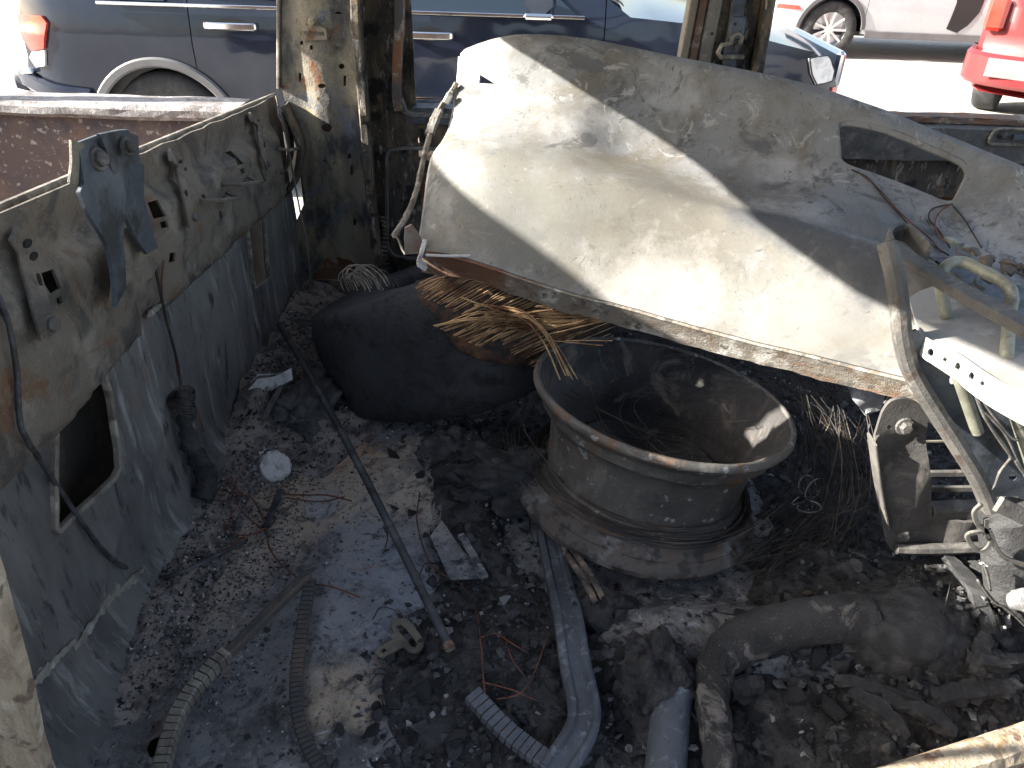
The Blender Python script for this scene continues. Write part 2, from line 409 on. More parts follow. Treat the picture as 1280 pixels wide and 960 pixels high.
M['red'] = mat('faded red paint', (.19, .016, .018), [((.165, .022, .022), 'noise', 3, .45, .7)], rough=.35, metal=.1, bump=.02, bscale=200, bdist=.0006, rough_var=.05, coat=.5)
M['chrome'] = mat('chrome', (.75, .75, .76), rough=.12, metal=1.0, bump=0)
M['clad'] = mat('grey plastic cladding', (.10, .10, .105), [((.08, .08, .083), 'noise', 5, .45, .7)], rough=.55, bump=.1, bscale=180)
M['black'] = mat('black plastic', (.012, .012, .013), rough=.6, bump=0)
M['glass'] = mat('dark window glass', (.012, .02, .03), rough=.04, bump=0, spec=.8)
M['lampred'] = mat('red lamp lens', (.52, .045, .03), [((.40, .03, .02), 'noise', 8, .4, .7)], rough=.12, bump=0, coat=1)
M['lampclear'] = mat('clear lamp lens', (.62, .61, .60), [((.40, .40, .42), 'noise', 12, .45, .65)], rough=.1, bump=0, coat=1)
M['rubber'] = mat('tyre rubber', (.022, .022, .024), [((.05, .048, .045), 'noise', 9, .5, .7)], rough=.85, bump=.3, bscale=60)
M['alloy'] = mat('alloy wheel', (.62, .62, .63), rough=.3, metal=.85, bump=0)
M['number'] = mat('faded number plate', (.26, .15, .15), [((.22, .12, .12), 'noise', 12, .45, .7)], rough=.6, bump=0)
# ------------------------------------------------------------------ ground
def ground_fn(x, y): return (x, y, .012 * fbm((x * .25, y * .25, 0)))
gv, gf = [], []
gx = sorted(set([-700, -300, -120, -50, -20] + list(np.arange(-12, 16.1, 1.0)) + [22, 50, 120, 300, 700]))
gy = sorted(set([-700, -300, -120, -50, -20] + list(np.arange(-8, 22.1, 1.0)) + [30, 50, 120, 300, 700]))
for a in gx:
    for b in gy: gv.append(ground_fn(a, b))
for i in range(len(gx) - 1):
    for j in range(len(gy) - 1):
        n = len(gy); gf.append((i * n + j, (i + 1) * n + j, (i + 1) * n + j + 1, i * n + j + 1))
kind(mesh_obj('ground', gv, gf, M['concrete'], origin=(0, 0, 0), smooth=True), 'structure')

# ------------------------------------------------------------------ the burnt pickup
FZ = .70
truck = thing('burnt_pickup_truck', (.2, 1.05, 0), 'burnt-out pickup truck shell with bare scorched steel cab and bed', 'truck')

def part(name, vf, m, parent=None, smooth=False):
    return mesh_obj(name, vf[0], vf[1], m, parent or truck, smooth=smooth)

def floor_z(x, y):
    z = FZ + .008 * fbm((x * 4, y * 4, 1)) + .012 * max(0, math.sin(x * 26)) * (1 if x < .05 else 0) * max(0, min(1, (y - .9) * 0))
    # cross-member hump
    sx = max(0, min(1, (x - .10) / .08)) * max(0, min(1, (.62 - x) / .1))
    z += .06 * math.exp(-((y - .80) / .075) ** 4) * sx
    # raised tongue of the floor that runs towards the front
    z += .028 * max(0, min(1, (x + .36) / .05)) * max(0, min(1, (-.10 - x) / .06)) 
    return z
hole = [tuple(at(px, py, Z=FZ)[:2]) for px, py in ((183, 936), (188, 924), (200, 918), (210, 922), (212, 938), (204, 948), (188, 948))]
flo = sheet([(-.62, .18), (1.6, .18), (1.6, 2.02), (-.62, 2.02)], [hole], .045, lambda x, y: (x, y, floor_z(x, y)), .004)
M['floor'] = stain_and_shade(M['floor'], [
    (at(410, 600, Z=FZ), .14, (.48, .20, .07), .95), (at(365, 640, Z=FZ), .24, (.50, .41, .31), .95), (at(470, 640, Z=FZ), .15, (.48, .42, .34), .9),
    (at(330, 720, Z=FZ), .20, (.44, .37, .30), .85), (at(415, 880, Z=FZ), .08, (.46, .36, .25), .85), (at(450, 740, Z=FZ), .17, (.25, .275, .31), .8),
    (at(398, 632, Z=FZ), .045, (.46, .50, .56), .6), (at(250, 900, Z=FZ), .16, (.16, .165, .17), .7), (at(350, 800, Z=FZ), .14, (.28, .28, .285), .7)],
    [((.10, .097, .095), 7, .50, .64, .75), ((.05, .05, .05), 22, .53, .62, .75), ((.42, .39, .35), 34, .58, .66, .5), ((.035, .034, .033), 90, .56, .63, .8), ((.30, .15, .07), 13, .60, .70, .6)])
part('floor_pan', flo, M['floor'], smooth='auto')

# --- rear wall of the cab
WX = -.59
def wp(px, py, X=WX):
    p = at(px, py, X=X); return (p.y, p.z)
seam_px = [(358, 228), (330, 258), (300, 285), (265, 318), (230, 345), (205, 372), (180, 395), (150, 425), (125, 455), (95, 492), (65, 530), (30, 562), (-10, 600), (-60, 650)]
seam = [wp(*p) for p in seam_px]
def seam_z(y):
    for (y0, z0), (y1, z1) in zip(seam, seam[1:]):
        if y1 <= y <= y0: return z1 + (z0 - z1) * (y - y1) / (y0 - y1)
    return seam[0][1] if y > seam[0][0] else seam[-1][1]
top_px = [(352, 118), (300, 140), (240, 165), (180, 190), (120, 214), (60, 240), (0, 266), (-60, 292), (-150, 335)]
tope = [wp(*p) for p in top_px]
def top_z(y):
    for (y0, z0), (y1, z1) in zip(tope, tope[1:]):
        if y1 <= y <= y0: return z1 + (z0 - z1) * (y - y1) / (y0 - y1)
    return tope[0][1] if y > tope[0][0] else tope[-1][1]
YN = tope[-1][0]
def low_fn(y, z):
    b = max(0, .80 - z) / .10
    x = WX + .045 * b * b + .006 * fbm((y * 5, z * 5, 3)) + .004 * math.sin(y * 14 + z * 7)
    d = (z - (.78 + .32 * (y - .6)))             # a pressed diagonal bead
    x += .007 * math.exp(-(d / .018) ** 2)
    return (x, y, z)
holeA = [wp(*p) for p in ((66, 530), (112, 472), (120, 468), (128, 500), (140, 560), (143, 585), (138, 598), (75, 664), (70, 660))]
holeB = [wp(*p) for p in ((310, 282), (327, 266), (331, 300), (336, 345), (317, 360), (314, 330))]
jag = [(y, z + .006 * math.sin(i * 2.3) + .004) for i, (y, z) in enumerate(densify(seam, .03, closed=False))]
low_out = [(YN - .12, FZ), (1.97, FZ), (1.97, seam[0][1])] + jag + [(YN - .12, seam[-1][1])]
backp = part('back_panel', sheet(low_out, [holeA, holeB], .03, low_fn, .004), M['wall_lo'], smooth='auto')
lipA = [Vector((low_fn(y, z)[0] + .003, y, z)) for y, z in densify(holeA, .012)]
part('opening_lip', sweep(lipA + lipA[:2], rect(.008, .010), up=(1, 0, 0), caps=False), M['trim'], backp)
lipB = [Vector((low_fn(y, z)[0] + .003, y, z)) for y, z in densify(holeB, .012)]
part('opening_lip', sweep(lipB + lipB[:2], rect(.006, .008), up=(1, 0, 0), caps=False), M['trim'], backp)
# flaking sealant along the seam and the foot of the wall
def ragged(pts, w, h, seed):
    random.seed(seed)
    P = catmull(pts, 8)
    return sweep(P, rect(w, h), up=(1, 0, 0), scale=lambda t: .35 + 1.3 * abs(noise.noise(Vector((t * 23, seed, 0)))) , wob=.7)
sealm = mat('flaking sealant', (.27, .26, .22), [((.15, .14, .12), 'noise', 20, .45, .65), ((.42, .41, .38), 'noise', 40, .55, .7)], rough=.9, bump=.6, bscale=110)
for q, (a, b) in enumerate((((20, 880), (100, 800)), ((95, 812), (150, 745)), ((140, 760), (185, 712)))):
    pts = []
    for k in range(4):
        p = at(a[0] + (b[0] - a[0]) * k / 3 + random.uniform(-3, 3), a[1] + (b[1] - a[1]) * k / 3, X=WX + .012)
        pts.append(Vector((low_fn(p.y, p.z)[0] + .002, p.y, p.z)))
    part('sealant_bead', ragged(pts, .020, .006, 3 + q), sealm, backp)
for a, b in ((0, 3), (4, 6), (7, 9)):
    pts = [Vector((WX + .006, seam[i][0], seam[i][1])) for i in range(a, b + 1)]
    part('sealant_bead', ragged(pts, .013, .007, 11 + a), sealm, backp)

def up_fn(y, z):
    s, t = seam_z(y), top_z(y)
    h = max(0, min(1, (z - s + .03) / (t - s + .03)))
    q1 = max(0, min(1, h / .13)); q2 = max(0, min(1, (h - .70) / .07))
    bul = .042 * q1 * q1 * (3 - 2 * q1) * (1 - .62 * q2 * q2 * (3 - 2 * q2)) + .004 * math.exp(-((h - .42) / .05) ** 2)
    # pressed valleys either side of the bolted bracket and by the pillar
    val = 1 - .75 * math.exp(-((y - 1.10) / .055) ** 4) - .7 * math.exp(-((y - 1.93) / .08) ** 4) - .25 * math.exp(-((y - 1.50) / .03) ** 4)
    return (WX - .012 + bul * val + .003 * fbm((y * 9, z * 9, 8)) - .002, y, z)
def sq(px, py, w, h):
    return [wp(px - w / 2, py - h / 2 + w * .25, -.55), wp(px + w / 2, py - h / 2 - w * .25, -.55), wp(px + w / 2 + 2, py + h / 2 - w * .25, -.55), wp(px - w / 2 + 2, py + h / 2 + w * .25, -.55)]
up_holes = [sq(80, 352, 14, 24), sq(86, 376, 7, 9), sq(212, 262, 8, 20), sq(216, 281, 5, 8), sq(307, 198, 6, 16), sq(309, 214, 4, 6), sq(332, 221, 5, 14),
            sq(281, 268, 3, 8), sq(205, 335, 5, 12), sq(215, 328, 5, 12), sq(224, 322, 4, 12), sq(2, 495, 8, 30), sq(262, 246, 3, 5), sq(345, 265, 4, 8)]
ups = [(1.96, seam[0][1] - .02)] + [(y, z - .03) for y, z in seam[1:]] + [(YN - .12, seam[-1][1] - .03), (YN - .12, top_z(YN) + .02)]
upo = ups + [(y, z + .0025 * math.sin(y * 60)) for y, z in densify(list(reversed(tope)), .05, closed=False)] + [(1.96, tope[0][1])]
reinf = part('back_reinforcement', sheet(upo, up_holes, .022, up_fn, .004), M['wall_up'], smooth='auto')
UPB = BVHTree.FromPolygons([v.co + ORIG['back_reinforcement'] for v in reinf.data.vertices], [tuple(p.vertices) for p in reinf.data.polygons])
LOB = BVHTree.FromPolygons([v.co + ORIG['back_panel'] for v in backp.data.vertices], [tuple(p.vertices) for p in backp.data.polygons])
def hit(bvh, px, py, off=0.0):
    h = bvh.ray_cast(CAM, ray(px, py).normalized())
    if h[0] is None: return None
    n = h[1] if h[1].dot(ray(px, py)) < 0 else -h[1]
    return h[0] + n * off
def onwall(px, py, off=.0):
    return hit(UPB, px, py, off) or hit(LOB, px, py, off) or at(px, py, X=WX + .01)
def sstep0(z, y): return max(0, min(1, (z - top_z(y) + .12) / .12)) ** 2
# outer skin of the cab behind it, with the rolled top edge that catches the sun
skin = sheet([(YN - .12, .62), (2.08, .62), (2.08, tope[0][1] - .01)] + [(y, z - .004) for y, z in tope] + [(YN - .12, top_z(YN))], [], .09, lambda y, z: (WX - .085 + .065 * sstep0(z, y) + .012 * fbm((y * 3, z * 3, 5)), y, z), .003)
part('cab_outer_skin', skin, M['trimdark'], smooth=True)
part('near_sun_blocker', sheet([(.12, .60), (.80, .60), (.80, 1.46), (.62, 1.49), (.46, 1.45), (.40, 1.40), (.12, 1.40)], [], .08, lambda y, z: (WX - .10 + .01 * fbm((y * 4, z * 4, 2)), y, z), .004), M['rusty'], smooth=True)  # added out-of-view sheet that keeps sun off the cab floor
te = [Vector((WX - .018, y, z - .003)) for y, z in densify(tope, .04, closed=False)]
part('cab_top_edge', sweep(te, rect(.010, .012, .002), up=(0, 0, 1)), M['trim'])

# straps, hooks, bolts and the two-piece bracket on the reinforcement
def strap(pts, w, holes, name='strap'):
    P = [onwall(*p, off=.012) for p in pts]
    C = catmull(P, 5)
    ob = part(name, sweep(C, rect(w, .006, .0015), up=(1, 0, .3)), M['wall_up'], reinf)
    for px, py, rx, ry in holes:
        c = onwall(px, py, off=.016)
        part('slot', sweep([c, c + Vector((.0016, 0, 0))], ell(0, 0, rx, ry, 12), up=(0, 0, 1)), M['black'], reinf)
strap([(5, 290), (20, 315), (32, 350), (38, 385), (46, 418)], .030, [(17, 304, .008, .005), (24, 319, .008, .005), (40, 362, .003, .008)])
strap([(203, 193), (214, 205), (222, 232), (226, 255), (231, 284)], .022, [(214, 201, .005, .003), (219, 211, .005, .003), (225, 246, .003, .006)])
strap([(306, 146), (316, 156), (321, 178), (323, 195), (327, 209)], .020, [(314, 150, .004, .003), (318, 159, .004, .003), (322, 184, .003, .006)])
for px, py, r in ((47, 405, .0095), (231, 271, .008), (326, 205, .007), (345, 213, .005), (165, 336, .005)):
    part('bolt', bolt(onwall(px, py, .013), (1, -.15, .1), r), M['brkt'], reinf)
def hook(pts, w=.008):
    P = []
    for (px, py, o) in pts: P.append(onwall(px, py) + Vector((o, 0, 0)))
    part('wire_hook', sweep(P, rect(w, .006), up=(0, 0, 1)), M['wall_up'], reinf)
hook([(250, 250, 0), (254, 250, .03), (278, 247, .03), (282, 241, .004)]); hook([(278, 230, 0), (282, 230, .03), (304, 227, .03), (308, 221, .004)])
hook([(346, 186, 0), (349, 187, .028), (366, 183, .028), (370, 178, .0)])
# bolted bracket: a blue flange and a dark flange folded to a channel
def wallsheet(name, px, X, m, warp=.0, parent=None, holes=()):
    o2 = [(at(*p, X=X).y, at(*p, X=X).z) for p in px]
    return part(name, sheet(o2, [], .018, lambda y, z: (X + warp * math.sin((z - 1.1) * 9) + .003 * fbm((y * 8, z * 8, 2)), y, z), .005), m, parent or reinf, smooth='auto')
wallsheet('bracket_flange', [(98, 178), (128, 166), (131, 178), (140, 183), (150, 240), (144, 300), (146, 360), (134, 384), (130, 340), (122, 305), (100, 262), (93, 240), (99, 228)], -.515, M['bluedark'], .012)
wallsheet('bracket_flange', [(127, 168), (150, 163), (162, 162), (164, 166), (176, 170), (180, 203), (186, 206), (190, 245), (208, 310), (195, 318), (178, 292), (165, 262), (152, 225), (138, 190)], -.502, M['bluedark'], -.012)
wallsheet('bracket_flange', [(146, 285), (170, 285), (196, 312), (206, 318), (190, 345), (165, 365), (140, 385), (144, 340)], -.530, M['wall_up'], .0)
edge = [at(97, 178, X=-.516), at(98, 205, X=-.516), at(95, 232, X=-.518)]
part('bracket_lip', sweep(edge, rect(.030, .004), up=(1, 0, 0)), M['trim'], reinf)
for px, py, X, r in ((122, 199, -.510, .010), (159, 183, -.499, .0085)):
    part('bolt', bolt(at(px, py, X=X), (1, -.2, .2), r), M['brkt'], reinf)

# --- bed: far side, rail, floor, front bulkhead, tailgate
bed = part('bed_side', sheet([(-2.65, .78), (-.68, .78), (-.68, 1.225), (-2.65, 1.225)], [], .08, lambda x, z: (x, 1.90 + .02 * math.sin((z - .8) * 5) + .006 * fbm((x * 3, z * 3, 0)), z), .01), M['bed'], smooth=True)
rp = [Vector((x, 1.935 + .004 * fbm((x * 4, 0, 0)), 1.232 + .004 * fbm((x * 6, 2, 0)))) for x in np.linspace(-2.66, -.67, 40)]
part('bed_rail', sweep(rp, rect(.115, .036, .01), up=(0, 0, 1), wob=.06), M['bedrail'])
part('bed_rail', sweep([Vector((p.x, .10, p.z)) for p in rp], rect(.10, .036, .01), up=(0, 0, 1), wob=.06), M['bedrail'])
part('bed_side', sheet([(-2.65, .42), (-.68, .42), (-.68, 1.225), (-2.65, 1.225)], [ell(-1.75, .42, .46, .42, 20)[0:11]], .1, lambda x, z: (x, .08, z), .01), M['bed'], smooth=True)
part('bed_outer_side', sheet([(-2.65, .45), (-.68, .45), (-.68, 1.222), (-2.65, 1.222)], [], .1, lambda x, z: (x, 2.02 + .03 * math.sin((z - .45) * 4), z), .01), M['rusty'], smooth=True)
part('bed_floor', sheet([(-2.65, .09), (-.68, .09), (-.68, 1.99), (-2.65, 1.99)], [], .1, lambda x, y: (x, y, .78 + .008 * (1 if math.sin(y * 40) > 0 else 0)), .01), M['rusty'])
# made-up bar over the bed, added to shade the panel's lower left corner
rkm = M['rusty']
rk = part('bed_shadow_bar', sweep([Vector((-1.5, y, 1.845 + .03 * (y - .97) / .4)) for y in np.linspace(.97, 1.90, 12)], rect(.05, .13, .012), up=(0, 0, 1)), rkm)
for y in (1.0, 1.88): part('shadow_bar_post', sweep([(-1.5, y, .785), (-1.5, y, 1.85)], rect(.045, .045), up=(0, 1, 0)), rkm, rk)
part('bed_bulkhead', box((-.695, 1.02, .98), (.03, 1.86, .40)), M['bed'])
part('tailgate', box((-2.66, 1.02, .99), (.05, 1.84, .46)), M['bed'])
for wx in (-1.75, 1.95):
    for wy in (.28, 1.85):
        tw = part('brake_drum', lathe([(.001, .1), (.15, .1), (.17, .08), (.17, -.06), (.001, -.06)], (wx, wy, .24), (0, 1, 0), 24), M['rusty'], smooth='auto')
part('chassis_rail', box((-.4, .62, .47), (4.4, .09, .14)), M['rusty']); part('chassis_rail', box((-.4, 1.45, .47), (4.4, .09, .14)), M['rusty'])
for wx in (-1.75, 1.95): part('axle', sweep([(wx, .2, .24), (wx, 1.95, .24)], circ(.045, 10)), M['rusty'])
part('chassis_support', merge([box((wx, y, .335), (.12, .09, .16)) for wx in (-1.75,) for y in (.62, 1.45)]), M['rusty'])

# --- far corner pillar
PY = 1.95
def pp(px, py, Y=PY):
    p = at(px, py, Y=Y); return (p.x, p.z)
p_out = [(-.485, 2.0), pp(352, 0), pp(352, 108), pp(360, 150), pp(373, 195), pp(382, 250), pp(360, 300), pp(360, 395), pp(484, 395), pp(473, 340), pp(462, 250), pp(452, 160), pp(443, 80), pp(437, 0), (-.345, 2.0)]
ph = [pp(*p) for p in ()]
def pe(px, py, rx, ry, n=9, rot=0): return [pp(px + a, py + b) for a, b in ell(0, 0, rx, ry, n, rot)]
def pq(px, py, w, h): return [pp(px - w / 2, py - h / 2), pp(px + w / 2, py - h / 2), pp(px + w / 2, py + h / 2), pp(px - w / 2, py + h / 2)]
p_holes = [pe(410, 158, 7, 5.5), pe(404, 106, 5, 3.2), pe(427, 83, 3.5, 3.5), pq(431, 101, 3, 13), pe(378, 53, 2.5, 3, 7), pe(391, 58, 2.3, 3, 7), pq(375, 97, 3, 12), pq(423, 16, 7, 2.5),
           pe(400, 122, 2, 2.5, 6), pe(413, 123, 1.7, 1.7, 6), pe(407, 199, 2.4, 2.4, 7), pe(419, 201, 1.6, 1.6, 6), pe(401, 175, 1.6, 1.6, 6), pe(437, 195, 2.5, 4, 8), pq(440, 213, 3, 12), pe(411, 263, 2, 2.4, 6), pe(444, 277, 2, 5, 7), pe(380, 241, 2, 2.4, 6),
           [pp(*p) for p in ((394, 350), (397, 334), (408, 323), (424, 319), (440, 323), (450, 334), (453, 350))]]
def pil_fn(x, z):
    y = PY + .004 * fbm((x * 10, z * 6, 4)) - .014 * math.exp(-((x + .475 + .05 * (z - 1.2)) / .035) ** 4) + .10 * max(0, z - 1.5) ** 2 * -1
    return (x, y, z)
pillar = part('corner_pillar', sheet(p_out, p_holes, .016, pil_fn, .004), M['pillar'], smooth='auto')
part('pillar_outer_skin', sheet([(-.60, .55), (-.36, .55), (-.35, 2.0), (-.50, 2.0), (-.585, 1.3)], [], .06, lambda x, z: (x, 2.06 - .10 * max(0, z - 1.5) ** 2, z), .004), M['rusty'], smooth=True)
le = [Vector((p[0] - .004, 2.0, p[1])) for p in ((-.487, 2.0), pp(351, 0), pp(351, 55), pp(351, 110))]
part('pillar_rear_edge', sweep(catmull(le, 6), rect(.008, .12, .002), up=(0, 1, 0)), M['trim'], pillar)
fl = [Vector((pp(*p)[0], PY - .012, pp(*p)[1])) for p in ((446, 0), (450, 60), (456, 130), (463, 220), (471, 300), (480, 350))]
fl = [Vector((-.355, PY - .012, 2.0))] + fl
part('weld_flange', sweep(catmull(fl, 8), rect(.022, .040, .004), up=(0, 1, 0), wob=.14), M['flange'], pillar)
part('pillar_recess', sheet([(-.40, .70), (-.255, .70), (-.262, 1.25), (-.27, 2.0), (-.38, 2.0), (-.42, 1.3)], [], .03, lambda x, z: (x, 2.005 + .010 * fbm((x * 14, z * 7, 9)), z), .004), M['flange'], smooth='auto')
fl2 = [Vector((-.275, 1.985, 2.0))] + [Vector((pp(*p)[0], 1.985, pp(*p)[1])) for p in ((497, 0), (495, 60), (494, 120), (497, 140))]
part('door_frame_edge', sweep(catmull(fl2, 8), rect(.020, .05, .004), up=(0, 1, 0), wob=.1), M['rusty'], pillar)
part('anchor_plate', sheet(rounded([pp(*p) for p in ((375, 33), (384, 31), (386, 22), (397, 21), (400, 30), (410, 34), (412, 48), (374, 49))], .006), [[pp(*p) for p in ((378, 37), (408, 38), (408, 43), (378, 42))]], .006, lambda x, z: (x, PY - .022, z), .006), M['pillar'], pillar)
part('bolt', bolt(at(391, 27, Y=PY - .024), (0, -1, 0), .0075), M['pillar'], pillar)
for px, py in ((398, 78), (385, 66), (420, 60), (408, 140)):
    part('stud', disc(at(px, py, Y=PY - .004), (0, -1, 0), .004, .006, 8), M['flange'], pillar)
# corner gusset between wall and pillar
gp = [at(*p, Y=1.93) for p in ((356, 130), (374, 172), (376, 195), (368, 228), (352, 248))]
part('corner_gusset', sweep(catmull(gp, 6), rect(.012, .05, .003), up=(0, 1, 0)), M['flange'], pillar)
gp = [at(*p, Y=1.94) for p in ((352, 140), (361, 160), (363, 195), (352, 222))]
part('corner_gusset', sweep(catmull(gp, 6), rect(.008, .04, .002), up=(0, 1, 0)), M['wall_up'], pillar)

# --- far rear door shell
DY = 2.0
dh = rounded([pp(*p, Y=DY) for p in ((484, 320), (484, 188), (505, 184), (700, 190), (700, 335))], .05, 6)
dh2 = [pp(*p, Y=DY) for p in ((514, 172), (524, 172), (524, 180), (514, 180))]
part('rear_door', sheet([(-.29, .60), (.44, .60), (.44, 1.238), (-.29, 1.238)], [dh, dh2], .03, lambda x, z: (x, DY + .008 * math.sin(z * 30) * (1 if z > 1.1 else 0) + .004 * fbm((x * 8, z * 8, 0)), z), .005), M['flange'], smooth='auto')
rd = [o for o in bpy.data.objects if o.name == 'rear_door'][0]
lip = [Vector((p[0], DY - .006, p[1])) for p in dh]
part('opening_lip', sweep(lip + lip[:2], rect(.008, .012), up=(0, 1, 0), caps=False), M['wall_lo'], rd)
part('door_outer_skin', sheet([(-.29, .50), (.44, .50), (.44, 1.24), (-.29, 1.24)], [], .08, lambda x, z: (x, 2.09 + .02 * math.sin((z - .5) * 4), z), .004), M['rusty'], rd, smooth=True)
bl = [Vector((x, 2.03, 1.232 + .004 * fbm((x * 12, 1, 0)))) for x in np.linspace(-.27, .42, 24)]
part('belt_rail', sweep(bl, [(-.055, -.03), (.055, -.03), (.055, .01), (.02, .014), (.0, -.002), (-.02, .012), (-.055, .006)], up=(0, 0, 1), wob=.08), M['bluedark'], rd)
part('door_brace', sweep([at(505, 185, Y=2.03), at(506, 260, Y=2.03), at(508, 332, Y=2.03)], rect(.020, .012), up=(0, 1, 0)), M['bluedark'], rd)
for a, b in (((494, 201), (500, 222)), ((514, 201), (526, 222))):
    c0, c1 = at(*a, Y=2.05), at(*b, Y=2.05)
    part('reinforcement_tab', box((c0 + c1) / 2, (abs(c1.x - c0.x), .008, abs(c1.z - c0.z))), M['wall_up'], rd)
part('corner_bead', sweep(catmull([at(*p, Y=1.985) for p in ((500, 122), (504, 134), (512, 141), (540, 143), (600, 146))], 6), rect(.014, .02), up=(0, 1, 0), wob=.2), M['wall_lo'], rd)
# crumpled ribbed seal hanging at the foot of the pillar
for k in range(13):
    c = at(478 + 2.2 * math.sin(k * .5) + k * .6, 272 + k * 5.2, Y=1.93)
    part('seal_rib', box(c, (.016, .012, .005), Matrix.Rotation(.3, 3, 'Y'), .001), M['flange'], pillar)

# --- far middle pillar
def bstrip(name, x0, x1, y0, d, m, z0=.65, z1=2.0, lean=0.0, wob=.05):
    P = [Vector(((x0 + x1) / 2 + lean * (z - 1.4), y0 - .10 * max(0, z - 1.5) ** 2 + .003 * fbm((z * 9, x0 * 5, 0)), z)) for z in np.linspace(z0, z1, 30)]
    return part(name, sweep(P, rect(x1 - x0, d, .003), up=(0, 1, 0), wob=wob), m, mid if 'mid' in globals() else None)
mid = bstrip('middle_pillar', .395, .545, 2.0, .05, M['flange'])
bstrip('pillar_strip', .372, .390, 1.975, .05, M['pillar'], lean=.05); bstrip('pillar_strip', .393, .412, 1.967, .03, M['rusty'], lean=.04)
bstrip('pillar_strip', .416, .446, 1.967, .022, M['trim'], lean=.03, wob=.2); bstrip('pillar_strip', .474, .508, 1.968, .016, M['bluedark'], lean=-.01, wob=.15)
bstrip('pillar_strip', .545, .568, 1.965, .06, M['flange'], lean=-.02)
c = at(917, 62, Y=1.93)
part('belt_anchor', sweep([Vector((c.x + a * .001, 1.935, c.z + b * .001)) for a, b in ((28, -16), (-26, -18), (-34, -8), (-28, 8), (-8, 12), (-6, 26), (4, 34), (16, 26), (14, 12))], circ(.0055, 8), up=(0, 1, 0)), M['trim'], mid)
part('bolt', bolt(at(921, 57, Y=1.955), (0, -1, 0), .0085), M['brkt'], mid)
part('latch_plate', box(at(922, 35, Y=1.955), (.036, .008, .05)), M['bluedark'], mid)
for q, (px, py) in enumerate(((890, 42), (919, 30), (924, 40))):
    part('hole', disc(at(px, py, Y=1.950), (0, -1, 0), .0035, .002, 8), M['black'], mid)

# --- far front door
fd = part('front_door', sheet([(.57, .60), (2.0, .60), (2.0, 1.20), (.57, 1.20)], [rounded([(.75, .75), (1.7, .75), (1.7, 1.05), (.75, 1.05)], .05)], .06, lambda x, z: (x, DY + .004 * fbm((x * 8, z * 8, 0)), z), .005), M['flange'], smooth='auto')
part('door_outer_skin', sheet([(.57, .50), (2.0, .50), (2.0, 1.225), (.57, 1.225)], [], .1, lambda x, z: (x, 2.09 + .02 * math.sin((z - .5) * 4), z), .004), M['rusty'], fd, smooth=True)
bl = [Vector((x, 2.02, 1.205 + .003 * fbm((x * 12, 3, 0)))) for x in np.linspace(.56, 2.02, 50)]
part('belt_rail', sweep(bl, [(-.05, -.05), (.06, -.05), (.06, .03), (-.015, .036), (-.03, .02), (-.055, .0)], up=(0, 0, 1), wob=.05), M['brkt'], fd)
part('belt_rail', sweep([p + Vector((0, .0, .042)) for p in bl], rect(.055, .016), up=(0, 0, 1), wob=.25), M['rusty'], fd)
h0, h1 = at(1242, 160, Y=1.962), at(1292, 181, Y=1.962)
ring = rounded([(h0.x, h0.z), (h1.x + .03, h0.z), (h1.x + .03, h1.z), (h0.x - .008, h1.z)], .015)
part('handle_recess', sweep([Vector((a, 1.955, b)) for a, b in ring + ring[:1]], circ(.004, 6), up=(0, 1, 0), caps=False), M['trim'], fd)
part('handle_plate', sheet(ring, [], .02, lambda x, z: (x, 1.962, z), .005), M['brkt'], fd)
part('bolt', bolt(at(1254, 169, Y=1.957), (0, -1, 0), .007), M['brkt'], fd)
part('handle_lever', sweep([at(1266, 172, Y=1.95), at(1300, 171, Y=1.95)], rect(.014, .010), up=(0, 1, 0)), M['bluedark'], fd)
# --- far roof rail that ties the pillars, cowl at the front
part('roof_rail', sweep([Vector((x, 1.975, 1.985)) for x in np.linspace(-.48, 1.25, 20)], rect(.07, .06, .012), up=(0, 0, 1), wob=.06), M['rusty'])
part('windscreen_pillar', sweep(catmull([(1.25, 1.975, 2.0), (1.6, 2.0, 1.65), (2.0, 2.02, 1.25)], 6), rect(.06, .07, .01), up=(0, 1, 0)), M['rusty'])
part('firewall', box((1.62, 1.05, .95), (.04, 1.9, .55)), M['rusty'])
# --- near side: unseen closed front door added to help shade the cab, and rocker
nd = part('front_door', sheet([(.62, .60), (2.0, .60), (2.0, 1.22), (.62, 1.22)], [], .1, lambda x, z: (x, .10 + .02 * math.sin((z - .5) * 4), z), .004), M['rusty'], smooth=True)
part('door_outer_skin', sheet([(.62, .50), (2.0, .50), (2.0, 1.225), (.62, 1.225)], [], .1, lambda x, z: (x, .02 - .02 * math.sin((z - .5) * 4), z), -.004), M['rusty'], nd, smooth=True)
part('rocker', sweep([(-.6, .10, .58), (.6, .10, .58), (2.0, .10, .58)], rect(.14, .16, .03), up=(0, 0, 1)), M['rusty'])
part('windscreen_pillar', sweep(catmull([(1.25, .15, 2.0), (1.6, .12, 1.65), (2.0, .10, 1.25)], 6), rect(.06, .07, .01), up=(0, 1, 0)), M['rusty'])
part('roof_rail', sweep([Vector((x, .15, 1.985)) for x in np.linspace(-.48, 1.25, 20)], rect(.07, .06, .012), up=(0, 0, 1), wob=.06), M['rusty'])
